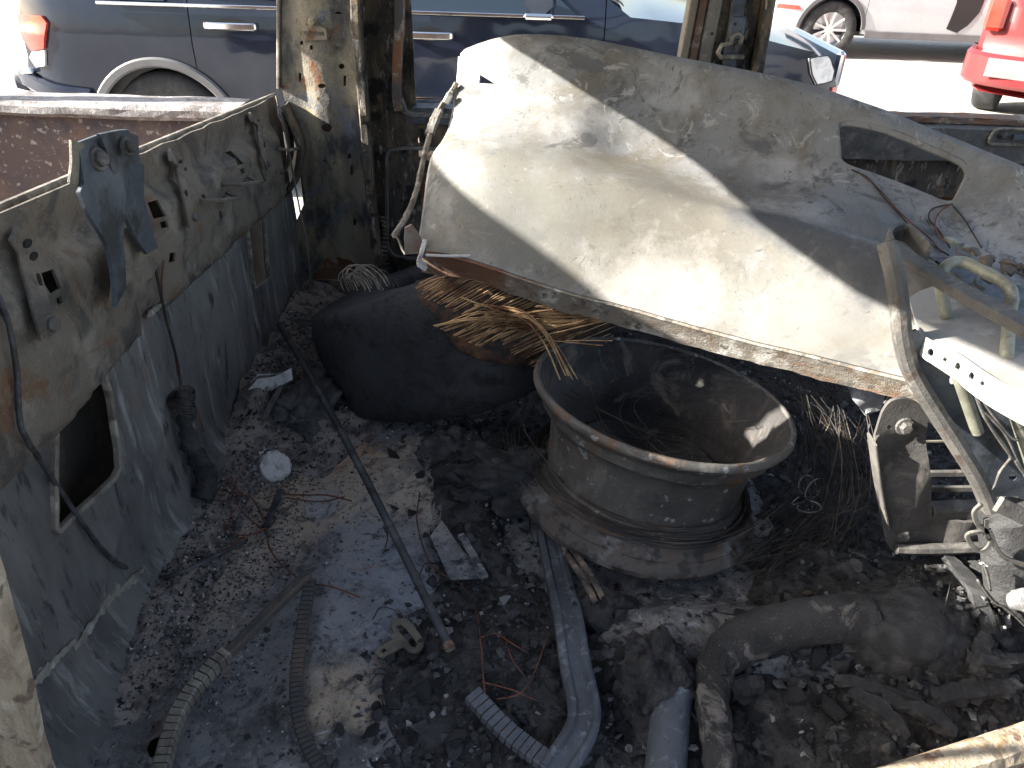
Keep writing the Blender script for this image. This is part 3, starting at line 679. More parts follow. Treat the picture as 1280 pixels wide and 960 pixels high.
# --- near side: rear pillar edge and the rusty sill of the door opening
npx = [(-66, 560), (-36, 640), (-10, 714), (6, 770), (28, 850), (58, 962), (75, 1010), (-60, 1010)]
o2 = [(at(*p, Y=.40).x, at(*p, Y=.40).z) for p in npx]
part('near_pillar_edge', sheet(o2, [], .012, lambda x, z: (x, .40 + .003 * fbm((x * 20, z * 12, 0)), z), .012), mat('pale scorched pillar edge', (.34, .30, .23), [((.20, .165, .12), 'warp', 12, .46, .64, (1, 1, .4)), ((.46, .43, .36), 'noise', 18, .54, .7), ((.12, .09, .07), 'noise', 34, .6, .7)], rough=.7, bump=.5, bscale=80), smooth='auto')
part('near_pillar', sweep(catmull([(-.60, .13, .55), (-.58, .13, 1.15), (-.54, .15, 1.5), (-.47, .20, 1.86)], 5), rect(.14, .10, .02), up=(0, 1, 0)), M['rusty'])
# unseen rear-window header, its torn roof strip shaped to shade the upper panel
hdr = sheet([(0, 0), (1.86, 0), (1.86, .52), (1.6, .47), (1.2, .54), (.8, .49), (.4, .55), (0, .50)], [], .06,
            lambda a, d: (-.52 + .62 * (d / .55) ** 1.25, .14 + a, 1.69 + .30 * math.sin(min(1, d / .55) * 1.45) + .10 * max(0, min(1, (.85 - a) / .35))), .006)
part('rear_window_header', hdr, M['rusty'], smooth='auto')
part('roof_panel', sheet([(-.02, .14), (.70, .14), (.77, .6), (.68, 1.1), (.76, 1.6), (.72, 1.99), (-.02, 1.99)], [], .12, lambda x, y: (x, y, 2.0 + .02 * math.sin(math.pi * (y - .14) / 1.85) + .01 * fbm((x * 3, y * 3, 0))), .006), M['rusty'], smooth=True)  # unseen roof sheet, its extent set by the shade wanted in the cab
part('hole_blocker', box((-.25, .86, .55), (.8, .95, .2), None, .04), M['trimdark'])  # dark box added under the floor so the hole shows no lit ground
sa, sb = at(1010, 992, Z=.93), at(1420, 862, Z=.93)
sp = [sa.lerp(sb, t) + Vector((0, 0, .002 * fbm((t * 30, 0, 0)))) for t in np.linspace(0, 1, 40)]
sill = part('near_sill_beam', sweep(sp, [(-.02, -.12), (.03, -.12), (.03, -.012), (.024, -.002), (.008, 0), (-.004, -.004), (-.010, -.014), (-.012, -.07)], up=(0, 0, 1), wob=.05), mat('rusty pale sill', (.40, .34, .25), [((.26, .16, .08), 'warp', 9, .48, .66), ((.52, .47, .38), 'noise', 20, .52, .7), ((.15, .09, .06), 'noise', 28, .6, .7)], rough=.7, metal=.2, bump=.5, bscale=70))
part('sill_support', sweep([sa + Vector((0, -.03, -.35)), sb + Vector((0, -.03, -.35))], rect(.06, .5, .01), up=(0, 0, 1)), M['rusty'])
# ------------------------------------------------------------------ the big fire-bleached panel
cols_top = [(576, 46, 1.62), (720, 52, 1.60), (860, 78, 1.56), (1010, 112, 1.50), (1150, 160, 1.42), (1290, 220, 1.33), (1480, 310, 1.20)]
cols_bot = [(519, 300, 1.26), (680, 357, 1.21), (800, 390, 1.17), (930, 425, 1.11), (1060, 455, 1.04), (1190, 490, .97), (1370, 545, .88)]
PT = catmull([at(a, b, Y=y) for a, b, y in cols_top], 10); PB = catmull([at(a, b, Y=y) for a, b, y in cols_bot], 10)
NC = len(PT) - 1
def lut(P, s):
    s = max(0, min(1, s)) * NC; i = min(int(s), NC - 1); return P[i].lerp(P[i + 1], s - i)
def sstep(a, b, x):
    t = max(0, min(1, (x - a) / (b - a))); return t * t * (3 - 2 * t)
def panel_fn(s, t):
    a, b = lut(PT, s), lut(PB, s)
    L = (lut(PT, s + .02) - lut(PT, s - .02)).normalized()
    d = b - a
    n = L.cross(d).normalized()
    if n.z < 0: n = -n
    p = a + d * t
    # rolled top edge, concave upper face, a long valley and a swelling towards the lower edge
    o = -.050 * math.sin(math.pi * min(1, t / .62)) ** 1.2 * (.55 + .45 * sstep(0, .35, s))
    o += .044 * math.exp(-((t - .64) / .20) ** 2)
    o += .0105 * math.sin(s * 16.5 - 1.98) * (1 - .95 * t) * sstep(.0, .22, t)
    o += -.014 * math.exp(-((t - .60 + .10 * s) / .05) ** 2) * sstep(.30, .5, s)
    o += .012 * math.exp(-((t - .03) / .03) ** 2)
    o += .012 * math.exp(-((s - .17) / .06) ** 2 - ((t - .33) / .10) ** 2)      # dent
    o += -.012 * math.exp(-((s - .25) / .07) ** 2 - ((t - .40) / .16) ** 2)
    o += -.045 * max(0, 1 - s / .10) ** 2      # turns down at the left end
    o += .005 * fbm((s * 5, t * 2.2, 6))
    return p + n * o
# where a pixel falls in the panel's own (s, t)
_grid = []
for i in range(121):
    for j in range(61):
        q = panel_fn(i / 120, j / 60) - CAM; z = q.dot(CF)
        _grid.append((640 + FPX * q.dot(CR) / z, 480 - FPX * q.dot(CU) / z, i / 120, j / 60))
_grid = np.array(_grid)
def panel_st(px, py):
    k = np.argmin((_grid[:, 0] - px) ** 2 + (_grid[:, 1] - py) ** 2)
    return float(_grid[k, 2]), float(_grid[k, 3])
op = rounded([(1.0 * a, b) for a, b in [panel_st(*p) for p in ((1044, 148), (1105, 160), (1220, 203), (1194, 258), (1110, 226), (1050, 206))]], .03, 5)
sl = [panel_st(*p) for p in ((602, 92), (621, 104), (601, 104))]
slots = [[panel_st(px + a, py + b) for a, b in pts] for px, py, pts in (
    (1163, 282, [(-6, -5), (0, -3), (5, 4), (1, 4), (-5, 1)]), (1126, 256, [(-6, -3), (6, 2), (5, 4), (-6, 0)]), (1181, 277, [(-5, -3), (5, 2), (4, 4), (-5, 0)]))]
Ls = 1.6
def pf(u, v): return panel_fn(u / Ls, v)
outl = [(0, .02), (.01, 0), (Ls, 0), (Ls, 1), (.02, 1), (0, .95)]
pv, pfc = sheet(outl, [[(a * Ls, b) for a, b in op], [(a * Ls, b) for a, b in sl]] + [[(a * Ls, b) for a, b in q] for q in slots], .028, pf, .005)
pc = panel_fn(.4, .6)
panel = thing('fallen_body_panel', (pc.x, pc.y, pc.z - .12), 'large curved steel panel bleached pale by fire, with a rectangular opening', 'car panel')
M['panel'] = stain_and_shade(M['panel'], [(panel_fn(.28, .72), .20, (.125, .115, .09), .75), (panel_fn(.42, .66), .16, (.135, .125, .105), .75), (panel_fn(.36, .93), .10, (.30, .29, .27), .8), (panel_fn(.55, .92), .08, (.26, .255, .24), .7), (panel_fn(.62, .80), .17, (.15, .145, .13), .6)] + [(panel_fn(.46 + .035 * q, .60 + .018 * q), .045, (.08, .084, .09), .7) for q in range(7)] + [(panel_fn(.10, .75), .16, (.17, .175, .16), .6)],  # the row of dark spots puts the valley's shade into the colour
    [((.13, .128, .12), 5, .54, .68, .5), ((.09, .088, .084), 26, .58, .68, .45), ((.29, .285, .27), 18, .60, .68, .35), ((.05, .05, .05), 110, .60, .67, .7)])
skin_o = mesh_obj('skin', pv, pfc, M['panel'], panel, smooth='auto')
PANB = BVHTree.FromPolygons([v.co + ORIG['skin'] for v in skin_o.data.vertices], [tuple(p.vertices) for p in skin_o.data.polygons])
# flanges along the lower, left and upper edges
fp = [panel_fn(s, 1.0) for s in np.linspace(.0, 1, 60)]
V, F = [], []
for i, p in enumerate(fp):
    w = .050 + .006 * fbm((i * .3, 0, 0))
    for k, (dy, dz) in enumerate(((0, .002), (-.003, -.003), (.004, -.010), (.026, -w), (.030, -w + .003), (.012, -.01), (.006, 0))):
        V.append(p + Vector((0, dy, dz)))
n = 7
for i in range(len(fp) - 1):
    for j in range(n - 1): F.append((i * n + j, i * n + j + 1, (i + 1) * n + j + 1, (i + 1) * n + j))
M['flange_lo'] = stain_and_shade(M['flange_lo'], [(at(1108, 470, Y=1.08), .05, (.36, .12, .03), .95), (at(590, 330, Y=1.26), .10, (.17, .075, .04), .9)])
mesh_obj('lower_flange', V, F, M['flange_lo'], panel, smooth='auto')
ep = [panel_fn(0, t) + Vector((-.002, 0, -.004)) for t in np.linspace(0.02, .97, 20)]
mesh_obj('side_hem', *sweep(ep, rect(.010, .012, .003), up=(0, 0, 1)), M['plate'], panel)
tp = [panel_fn(s, 0) + Vector((0, .010, -.008)) for s in np.linspace(.005, 1, 50)]
mesh_obj('upper_hem', *sweep(tp, rect(.026, .020, .007), up=(0, 0, 1)), M['panel'], panel, smooth='auto')
# inner frame that shows through the opening
ip = []
c0, c1 = op[0], op[len(op) // 2]
ib = sheet([(0, 0), (1, 0), (1, 1), (0, 1)], [[(.05, .12), (.12, .10), (.17, .42), (.07, .45)], ell(.32, .72, .03, .05, 8)], .06,
           lambda a, b: panel_fn(.52 + .36 * a, .06 + .44 * b) + Vector((0, .03, -.075 - .02 * math.sin(a * 5) - .01 * b)), .003)
mesh_obj('inner_frame', *ib, M['brkt'], panel, smooth='auto')
mesh_obj('opening_hem', *sweep([panel_fn(a, b) + Vector((0, 0, -.004)) for a, b in op + op[:2]], rect(.008, .014, .003), up=(0, 0, 1), caps=False), M['panel'], panel)
# corner lug and twisted tab at the lower left corner
lug = [(506, 286), (514, 282), (522, 292), (528, 305), (524, 318), (506, 318), (505, 300)]
o2 = [(at(*p, Y=1.27).x, at(*p, Y=1.27).z) for p in lug]
mesh_obj('corner_lug', *sheet(o2, [], .012, lambda x, z: (x, 1.27 + .15 * (x - o2[0][0]), z), .008), M['flange_lo'], panel)
mesh_obj('corner_tab', *sweep(catmull([at(531, 300, Y=1.25), at(527, 316, Y=1.245), at(524, 328, Y=1.245), at(532, 334, Y=1.25)], 5), rect(.008, .014), up=(0, 1, 0), wob=.3), M['ash'], panel)
mesh_obj('flange_crease', *sweep([at(532, 319, Y=1.235), at(560, 320, Y=1.236), at(588, 320, Y=1.242)], rect(.004, .004), wob=.5), M['ash'], panel)

# cord hanging on the panel's left edge
cp = catmull([at(571, 104, Y=1.60), at(563, 117, Y=1.60), at(549, 138, Y=1.57), at(538, 165, Y=1.52), at(528, 205, Y=1.42), at(520, 240, Y=1.36), at(508, 270, Y=1.32), at(492, 296, Y=1.30)], 8)
cord = thing('scorched_cord', cp[-1], 'scorched braided cord hanging along the pale panel\'s left edge', 'cord')
mesh_obj('braid', *sweep(cp, circ(.0055, 7), wob=.35), M['trim'], cord)
mesh_obj('cord_clip', *box(at(560, 123, Y=1.585), (.014, .012, .022), Matrix.Rotation(.5, 3, 'Y')), M['plate'], cord)
mesh_obj('cord_sleeve', *sweep(cp[16:26], rect(.018, .010), wob=.25), M['frame'], cord)
mesh_obj('cord_tail', *sweep(catmull([cp[-1], at(497, 298, Y=1.29), at(503, 312, Y=1.28), at(507, 318, Y=1.275)], 5), circ(.0025, 5)), M['trim'], cord)

# fine wires trailing over the panel from the opening
def onpanel(px, py, off=.004): return hit(PANB, px, py, off) or at(px, py, Y=1.3)
for q, pts in enumerate((((1064, 213), (1085, 225), (1105, 250), (1128, 276), (1150, 300), (1185, 322)), ((1072, 216), (1100, 240), (1124, 268), (1160, 300), (1175, 318)), ((1190, 256), (1165, 262), (1160, 275), (1172, 290), (1186, 312)), ((1188, 256), (1172, 268), (1168, 286), (1180, 305)), ((1190, 258), (1204, 275), (1216, 295), (1226, 312)))):
    w = mesh_obj('loose_wire', *tube(catmull([onpanel(*p) for p in pts], 6), .0014, 5), M['copper'] if q % 2 else M['wire'])
    tag(w, 'thin loose wire trailing from the opening over the pale panel', 'wire', 'wires on the pale panel')

# ------------------------------------------------------------------ charred tyre
TC = Vector((-.10, 1.61, 0)); TR = .335
def tz(x, top): 
    return min(1.085, .985 + .42 * (x + .35)) if top else FZ + .01 + max(0, x + .36) * .34
prof = []
for k in range(28):                       # one closed section: radius factor, height fraction
    a = 2 * math.pi * k / 28
    c, s_ = math.cos(a), math.sin(a)
    r = .255 + .085 * (abs(c) ** .28) * (1 if c > 0 else -1)
    h = .5 + .5 * (abs(s_) ** .42) * (1 if s_ > 0 else -1)
    prof.append((r, h))
V, F = [], []; SEG = 96; n = len(prof)
for i in range(SEG):
    th = 2 * math.pi * i / SEG
    for (r, h) in prof:
        rr = r + (.010 * fbm((math.cos(th) * 3, math.sin(th) * 3, h * 2)) if r > .2 else 0)
        x = TC.x + rr * math.cos(th) * 1.04; y = TC.y + rr * math.sin(th)
        zb, zt = tz(x, 0), tz(x, 1) - .30 * max(0, y - 1.34)
        V.append(Vector((x - .03 * (h - .5), y, zb + (zt - zb) * h + .006 * fbm((x * 9, y * 9, h)))))
for i in range(SEG):
    for j in range(n):
        F.append((i * n + j, ((i + 1) % SEG) * n + j, ((i + 1) % SEG) * n + (j + 1) % n, i * n + (j + 1) % n))
tyre = thing('tyre_carcass', (TC.x, TC.y, FZ), 'charred black tyre under the pale panel, its rusty cords bared', 'tyre')
tyb = mesh_obj('carcass', V, F, M['tyre'], tyre, smooth=True)
TYB = BVHTree.FromPolygons(V, F)
def ontyre(px, py, off=.004): return hit(TYB, px, py, off) or at(px, py, Y=1.30)
# patch of scorched cord bed
reg = [(518, 352), (540, 346), (600, 352), (660, 368), (720, 380), (775, 392), (740, 430), (700, 448), (650, 458), (610, 450), (578, 440), (560, 420), (548, 395), (528, 378)]
bv, bf = sheet(reg, [], 9, lambda a, b: ontyre(a, b, .0035 + .0015 * noise.noise(Vector((a * .2, b * .2, 0)))), .002)
mesh_obj('cord_bed', bv, bf, M['cordbed'], tyre, smooth=True)
random.seed(21)
parts_c = []
for k in range(95):                       # parallel belt cords, lower left to upper right
    t = k / 95
    x0 = 524 + t * 150 + random.uniform(-5, 5); y0 = 360 + t * 96 + random.uniform(-7, 7)
    L = random.uniform(60, 130) * (1 - .2 * t)
    pts = []
    for q in range(6):
        u = q / 5; pxx = x0 + L * u; pyy = y0 - L * (.52 * u - .10 * u * u) 
        if pyy < 346 + (pxx - 525) * .10: pyy = 346 + (pxx - 525) * .10
        pts.append(ontyre(pxx, pyy, .005 + k % 3 * .0025 + .006 * math.sin(math.pi * u) * (k * .37 % 1) ** 2))
    parts_c.append(tube(pts, random.uniform(.0006, .0010), 4))
mesh_obj('belt_cord', *merge(parts_c), M['cord'], tyre); kind(bpy.data.objects['belt_cord'], 'stuff')
parts_c = []
for k in range(26):                        # cords that have sprung loose and sweep to the right
    j = random.uniform(-1, 1); e = random.uniform(-1, 1)
    P = [ontyre(570 + 30 * j, 418 + 14 * j, .006), ontyre(612 + 22 * j, 398 + 8 * j + 5 * e, .02), ontyre(668 + 12 * j, 392 + 8 * e + 4 * j, .04), at(730 + 8 * j, 397 + 8 * e, Y=1.24), at(785 + 14 * e, 390 + 6 * j, Y=1.22), at(822 + 5 * e, 380 + 3 * j, Y=1.21)]
    parts_c.append(tube(catmull(P, 5), random.uniform(.0007, .0012), 4))
for k in range(6):
    j = random.uniform(-1, 1); e = random.uniform(-1, 1)
    P = [ontyre(596 + 20 * j, 382 + 10 * j, .010), ontyre(632 + 8 * j, 384 + 4 * e, .03), at(664 + 6 * j, 398 + 5 * e, Y=1.24), at(690 + 8 * j, 428 + 6 * e, Y=1.22), at(712 + 12 * j, 470 + 6 * e, Y=1.20)]
    parts_c.append(tube(catmull(P, 5), random.uniform(.0011, .0018), 4))
for k in range(10):
    x0, y0 = random.uniform(640, 720), random.uniform(380, 430)
    parts_c.append(tube([at(x0, y0, Y=1.24), at(x0 + random.uniform(30, 70), y0 + random.uniform(-20, 10), Y=1.225)], .0011, 4))
kind(mesh_obj('loose_cord', *merge(parts_c), M['cord'], tyre), 'stuff')
parts_c = []
for k in range(26):                        # curled cords behind the left shoulder
    c = ontyre(random.uniform(432, 480), random.uniform(352, 362), .004); r = random.uniform(.015, .035)
    parts_c.append(tube(catmull([c + Vector((-r * .4, .01, -.01)), c + Vector((-r * .6, .01, r * .5)), c + Vector((0, .012, r)), c + Vector((r * .8, .01, r * .5)), c + Vector((r * 1.3, .0, -.004))], 4), .0009, 4))
kind(mesh_obj('curled_cord', *merge(parts_c), M['trim'], tyre), 'stuff')

M['rimshade'] = mat('shade darkened wheel inside', (.055, .052, .05), [((.02, .02, .021), 'noise', 6, .42, .64), ((.13, .11, .095), 'warp', 9, .56, .72)], rough=.75, metal=.2, bump=.35, bscale=90)  # darker wheel colour inside, with the panel's shade painted in
# ------------------------------------------------------------------ steel wheel
RN = Vector((.15, .10, 1)).normalized()
RC = CAM + ray(830, 492) * 1.375           # centre of the upper lip
RR = .233
rim = thing('steel_wheel', RC - RN * .235, 'burnt bare steel wheel without its tyre, lying on its side', 'wheel')
outer = [(.226, .003), (.230, .003), (.234, -.001), (.235, -.008), (.230, -.016), (.219, -.022), (.213, -.034), (.212, -.046), (.204, -.054), (.193, -.064), (.187, -.085), (.183, -.115), (.180, -.140), (.180, -.162), (.192, -.175), (.203, -.184)]
lower = [(.203, -.184), (.206, -.194), (.216, -.200), (.216, -.204), (.226, -.211), (.230, -.220), (.227, -.230), (.214, -.236), (.20, -.234)]
inner = [(.205, .004), (.200, -.006), (.203, -.03), (.198, -.05), (.188, -.065), (.184, -.10), (.181, -.16), (.19, -.19), (.20, -.234)]
# one turned barrel: outside and inside, and a rusted lower lip
mesh_obj('barrel', *lathe(outer + [(.198, -.184), (.176, -.165), (.176, -.10), (.186, -.062), (.204, -.05)], RC, RN, 120, closed=True, jit=.0008), M['rim'], rim, smooth='auto')
mesh_obj('inner_barrel', *lathe([(.2285, .0035), (.222, -.004), (.209, -.018), (.205, -.032), (.201, -.046), (.185, -.060), (.175, -.10), (.172, -.165), (.190, -.186)], RC, RN, 120, jit=.0008), M['rimshade'], rim, smooth='auto')
mesh_obj('lower_lip', *lathe(lower + [(.19, -.215), (.195, -.186)], RC, RN, 120, closed=True, jit=.003), M['rimrust'], rim, smooth='auto')
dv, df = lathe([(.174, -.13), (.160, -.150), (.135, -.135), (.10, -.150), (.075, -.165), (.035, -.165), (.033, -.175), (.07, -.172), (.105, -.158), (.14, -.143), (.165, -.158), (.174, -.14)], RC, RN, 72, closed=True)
mesh_obj('disc', dv, df, M['rimshade'], rim, smooth='auto')
a_, b_, n_ = frame_of(RN)
for k in range(5):
    d = a_ * math.cos(k * 1.2566) + b_ * math.sin(k * 1.2566)
    mesh_obj('wheel_stud', *bolt(RC + d * .057 + RN * -.166, RN, .010), M['rimrust'], rim)
# bead wires coiled round its foot
parts_c = []; random.seed(5)
def circle_pts(r, h, a0, a1, k, wr=.004, wh=.004):
    out = []
    s1 = random.random() * 9
    for i in range(k + 1):
        th = a0 + (a1 - a0) * i / k
        d = a_ * math.cos(th) + b_ * math.sin(th)
        out.append(RC + d * (r + wr * noise.noise(Vector((th * 1.3, s1, 0)))) + RN * (h + wh * noise.noise(Vector((th * 1.1, s1 + 5, 0)))))
    return out
for k in range(40):
    r = random.uniform(.186, .208); h = -.150 - random.random() * .03
    a0 = random.uniform(0, 6.28); parts_c.append(tube(circle_pts(r, h, a0, a0 + random.uniform(2.5, 5.5), 48, .008, .008), .0009, 4))
coil = mesh_obj('bead_wire_coil', *merge(parts_c), M['wire'])
tag(coil, 'coil of dark bead wires wound round the foot of the bare steel wheel', 'wire coil'); kind(coil, 'stuff')

# tangle of fine belt wires to the right of the wheel and inside it
parts_c = []; random.seed(9)
def jit(v, s): return v + Vector((random.gauss(0, s), random.gauss(0, s), random.gauss(0, s)))
for k in range(120):
    q = random.random()
    P = [jit(at(930 + 110 * q, 440 + 45 * q, Y=1.34 - .12 * q), .04), jit(at(985 + 75 * q, 500 + 20 * q, Y=1.24 - .06 * q), .04), jit(at(1020 + 50 * q, 590 + 20 * q, Z=.81), .035), jit(at(1000 + 50 * q, 655 + 20 * q, Z=.76), .03), jit(at(960 + 40 * q - random.uniform(0, 60), 690 + 30 * q, Z=.745), .02)]
    a = random.choice((0, 0, 1)); b = random.choice((4, 5, 5))
    parts_c.append(tube(catmull(P[a:b], 5), random.uniform(.0004, .0008), 3))
for k in range(18):                       # fan across the inside of the wheel
    th = random.uniform(0, 6.28); d = a_ * math.cos(th) + b_ * math.sin(th); e = a_ * math.cos(th + 1.2) + b_ * math.sin(th + 1.2)
    P = [RC + d * .17 - RN * random.uniform(.0, .10), RC + e * .06 - RN * random.uniform(.05, .12), RC + Vector((.02, 0, 0)) - e * .1 - RN * .12]
    parts_c.append(tube(catmull([jit(p, .012) for p in P], 6), .0006, 3))
for pts in (((993, 530), (1000, 550), (995, 590), (975, 625), (940, 655), (900, 672)), ((650, 520), (660, 545), (690, 585), (720, 620), (740, 640)), ((880, 690), (940, 660), (985, 625), (1010, 600))):
    parts_c.append(tube(catmull([at(*p, Z=.86 if p[1] < 600 else .80) for p in pts], 8), .0012, 4))
tangle = mesh_obj('wire_tangle', *merge(parts_c), M['wire'])
tag(tangle, 'tangle of fine dark steel belt wires spilling beside the bare wheel', 'wire tangle'); kind(tangle, 'stuff')
parts_c = []
for k in range(50):                       # grey crescent of wires left of the wheel
    q = random.random()
    P = [jit(at(664 - 6 * q, 500 + 10 * q, Y=1.28), .006), jit(at(646 - 8 * q, 540, Y=1.24), .006), jit(at(645 + 6 * q, 580, Z=.80), .006), jit(at(668 + 20 * q, 612, Z=.79), .006), jit(at(720, 640, Z=.77), .008)]
    parts_c.append(tube(catmull(P, 4), .0011, 3))
w = mesh_obj('wire_bundle', *merge(parts_c), M['rod']); tag(w, 'crescent of grey wires bowed against the side of the bare wheel', 'wire bundle'); kind(w, 'stuff')
# pale curled wires
for k, (px, py) in enumerate(((1008, 606), (1018, 612), (1000, 625), (1012, 634))):
    c = at(px, py, Z=.80); r = .017 + .006 * (k % 2)
    pts = [c + Vector((r * math.cos(a) * (1 - a * .04), r * .5 * math.sin(a * 1.1 + k), r * math.sin(a) * .9)) for a in np.linspace(k, k + 5.2, 22)]
    tag(mesh_obj('curled_wire', *tube(pts, .0013, 4), M['char3']), 'pale curled wire lying among the dark belt wires', 'wire', 'pale curled wires')
# ------------------------------------------------------------------ rubble on the cab floor
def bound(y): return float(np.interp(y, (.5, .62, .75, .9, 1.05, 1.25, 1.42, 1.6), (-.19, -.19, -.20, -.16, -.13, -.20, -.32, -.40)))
def heap_mask(x, y):
    n = .05 * fbm((x * 7, y * 7, 3))
    m = sstep(bound(y) - .03, bound(y) + .07, x + n)
    # bare cross-member and bare floor tongue by the rod
    m *= 1 - sstep(.17, .20, x + n * .5) * sstep(.48, .42, x + n * .5) * sstep(.74, .77, y + n * .3) * sstep(.90, .87, y + n * .3)
    m *= sstep(.20, .30, math.hypot(x - (RC - RN * .235).x, y - (RC - RN * .235).y))
    return m
bumps = [(960, 870, .10, .035), (1140, 800, .14, .06), (690, 600, .11, .085), (600, 570, .09, .07), (560, 640, .10, .035), (560, 860, .12, .035), (640, 820, .10, .02), (1230, 820, .15, .06), (810, 850, .07, .05), (1020, 700, .12, .03), (760, 720, .06, .03), (430, 540, .10, .05), (350, 520, .12, .06), (1100, 930, .12, .05), (880, 640, .2, .0), (1200, 720, .1, .05), (700, 880, .08, .02)]
BW = [(at(a, b, Z=FZ + h * .6), r, h) for a, b, r, h in bumps]
def heap_z(x, y):
    m = heap_mask(x, y)
    z = FZ - .012 + m * (.030 + .016 * fbm((x * 9, y * 9, 2)) + .008 * fbm((x * 30, y * 30, 2)))
    for c, r, h in BW:
        d2 = ((x - c.x) ** 2 + (y - c.y) ** 2) / (r * r)
        z += h * math.exp(-d2 * 1.4) * (.8 + .5 * fbm((x * 14, y * 14, h)))
    z -= .05 * (1 - sstep(.21, .29, math.hypot(x - (RC - RN * .235).x, y - (RC - RN * .235).y)))
    # ash banked against the foot of the rear wall
    bank = sstep(-.44, -.575, x) * sstep(.55, .8, y) 
    z += bank * (.045 + .02 * fbm((x * 16, y * 12, 7))) + sstep(1.25, 1.5, y) * sstep(-.2, -.45, x) * .05
    return z
XS = np.arange(-.585, 1.5, .014); YS = np.arange(.25, 1.95, .014)
HZ = np.array([[heap_z(x, y) for y in YS] for x in XS])
V = [(x, y, HZ[i, j]) for i, x in enumerate(XS) for j, y in enumerate(YS)]
F, mi = [], []
n = len(YS)
for i in range(len(XS) - 1):
    for j in range(n - 1):
        zz = max(HZ[i, j], HZ[i + 1, j], HZ[i, j + 1], HZ[i + 1, j + 1])
        if zz < floor_z(XS[i], YS[j]) - .006: continue
        F.append((i * n + j, (i + 1) * n + j, (i + 1) * n + j + 1, i * n + j + 1))
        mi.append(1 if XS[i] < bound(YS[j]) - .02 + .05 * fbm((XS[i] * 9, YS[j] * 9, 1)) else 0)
heap = mesh_obj('ash_heap', V, F, [M['soot'], M['ashsoil']], smooth=True, mi=mi)
tag(heap, 'bed of soot and ash covering the floor of the burnt cab', 'ash'); kind(heap, 'stuff')
HPB = BVHTree.FromPolygons([Vector(v) for v in V], F)
FLB = BVHTree.FromPolygons(flo[0], flo[1])
def ground_z(x, y):
    z = floor_z(x, y)
    i = int((x - XS[0]) / .014); j = int((y - YS[0]) / .014)
    if 0 <= i < len(XS) and 0 <= j < len(YS): z = max(z, HZ[i, j])
    return z
def onfloor(px, py, off=0.0):
    a = HPB.ray_cast(CAM, ray(px, py).normalized()); b = FLB.ray_cast(CAM, ray(px, py).normalized())
    c = [h[0] for h in (a, b) if h[0] is not None]
    p = min(c, key=lambda q: (q - CAM).length) if c else at(px, py, Z=FZ)
    return p + Vector((0, 0, off))

# shards: angular convex pieces, made once and scattered
def hull(npts, flat, seed):
    r = random.Random(seed); bm = bmesh.new()
    for _ in range(npts):
        v = Vector((r.gauss(0, 1), r.gauss(0, 1), r.gauss(0, 1))).normalized() * r.uniform(.75, 1)
        bm.verts.new((v.x * r.uniform(.8, 1.1), v.y * .75, v.z * flat))
    bmesh.ops.convex_hull(bm, input=bm.verts)
    for v in [v for v in bm.verts if not v.link_faces]: bm.verts.remove(v)
    bm.verts.index_update()
    V = np.array([v.co[:] for v in bm.verts]); F = [tuple(v.index for v in f.verts) for f in bm.faces]; bm.free()
    return V, F
shards = [hull(random.Random(k).randint(8, 14), [.22, .35, .6, .8][k % 4], 100 + k) for k in range(32)]
def scatter(name, spots, mats, label, cat):
    """spots: (x, y, z, size, material index)"""
    VV, FF, MI = [], [], []; off = 0
    for (x, y, z, s, m) in spots:
        v, f = shards[random.randrange(32)]
        a = random.uniform(0, 6.28); t = random.gauss(0, .45)
        Rm = np.array(Matrix.Rotation(a, 3, 'Z') @ Matrix.Rotation(t, 3, 'X'))
        VV.append((v * s) @ Rm.T + np.array((x, y, z)))
        FF += [tuple(i + off for i in q) for q in f]; MI += [m] * len(f); off += len(v)
    VV = np.concatenate(VV)
    o = mesh_obj(name, [Vector(p) for p in VV], FF, mats, mi=MI)
    tag(o, label, cat); kind(o, 'stuff'); return o
CM = [M['char'], M['char2'], M['char3'], M['ash'], M['soot']]
random.seed(77); sp_ = []
while len(sp_) < 17000:
    x = random.uniform(-.40, 1.15); y = random.uniform(.30, 1.80)
    if random.random() > heap_mask(x, y) * 1.0 + .02: continue
    big = sstep(.95, .6, y)
    s = min(.020, random.lognormvariate(-5.40 + .30 * big, .58))
    r = random.random(); dens = .5 + .5 * noise.noise(Vector((x * 6, y * 6, 1)))
    m = 3 if r < .008 + .030 * dens * dens else 2 if r < .085 + .08 * dens else 1 if r < .48 else 0
    if m == 3: s *= .55
    sp_.append((x, y, ground_z(x, y) + s * .15, s, m))
scatter('rubble', sp_, CM, 'loose black and grey rubble strewn over the cab floor', 'rubble')
sp_ = []
while len(sp_) < 9000:
    x = random.uniform(-.575, -.15); y = random.uniform(.55, 1.75)
    w = sstep(-.28, -.5, x + .08 * fbm((x * 8, y * 8, 0))) * sstep(.62, .8, y) + .05
    if random.random() > w: continue
    s = random.uniform(.0012, .0042); r = random.random()
    sp_.append((x, y, ground_z(x, y) + s * .2, s, 0 if r < .18 else 1 if r < .52 else 2 if r < .94 else 3))
scatter('ash_grit', sp_, CM, 'fine grey grit of ash along the foot of the rear cab wall', 'ash')

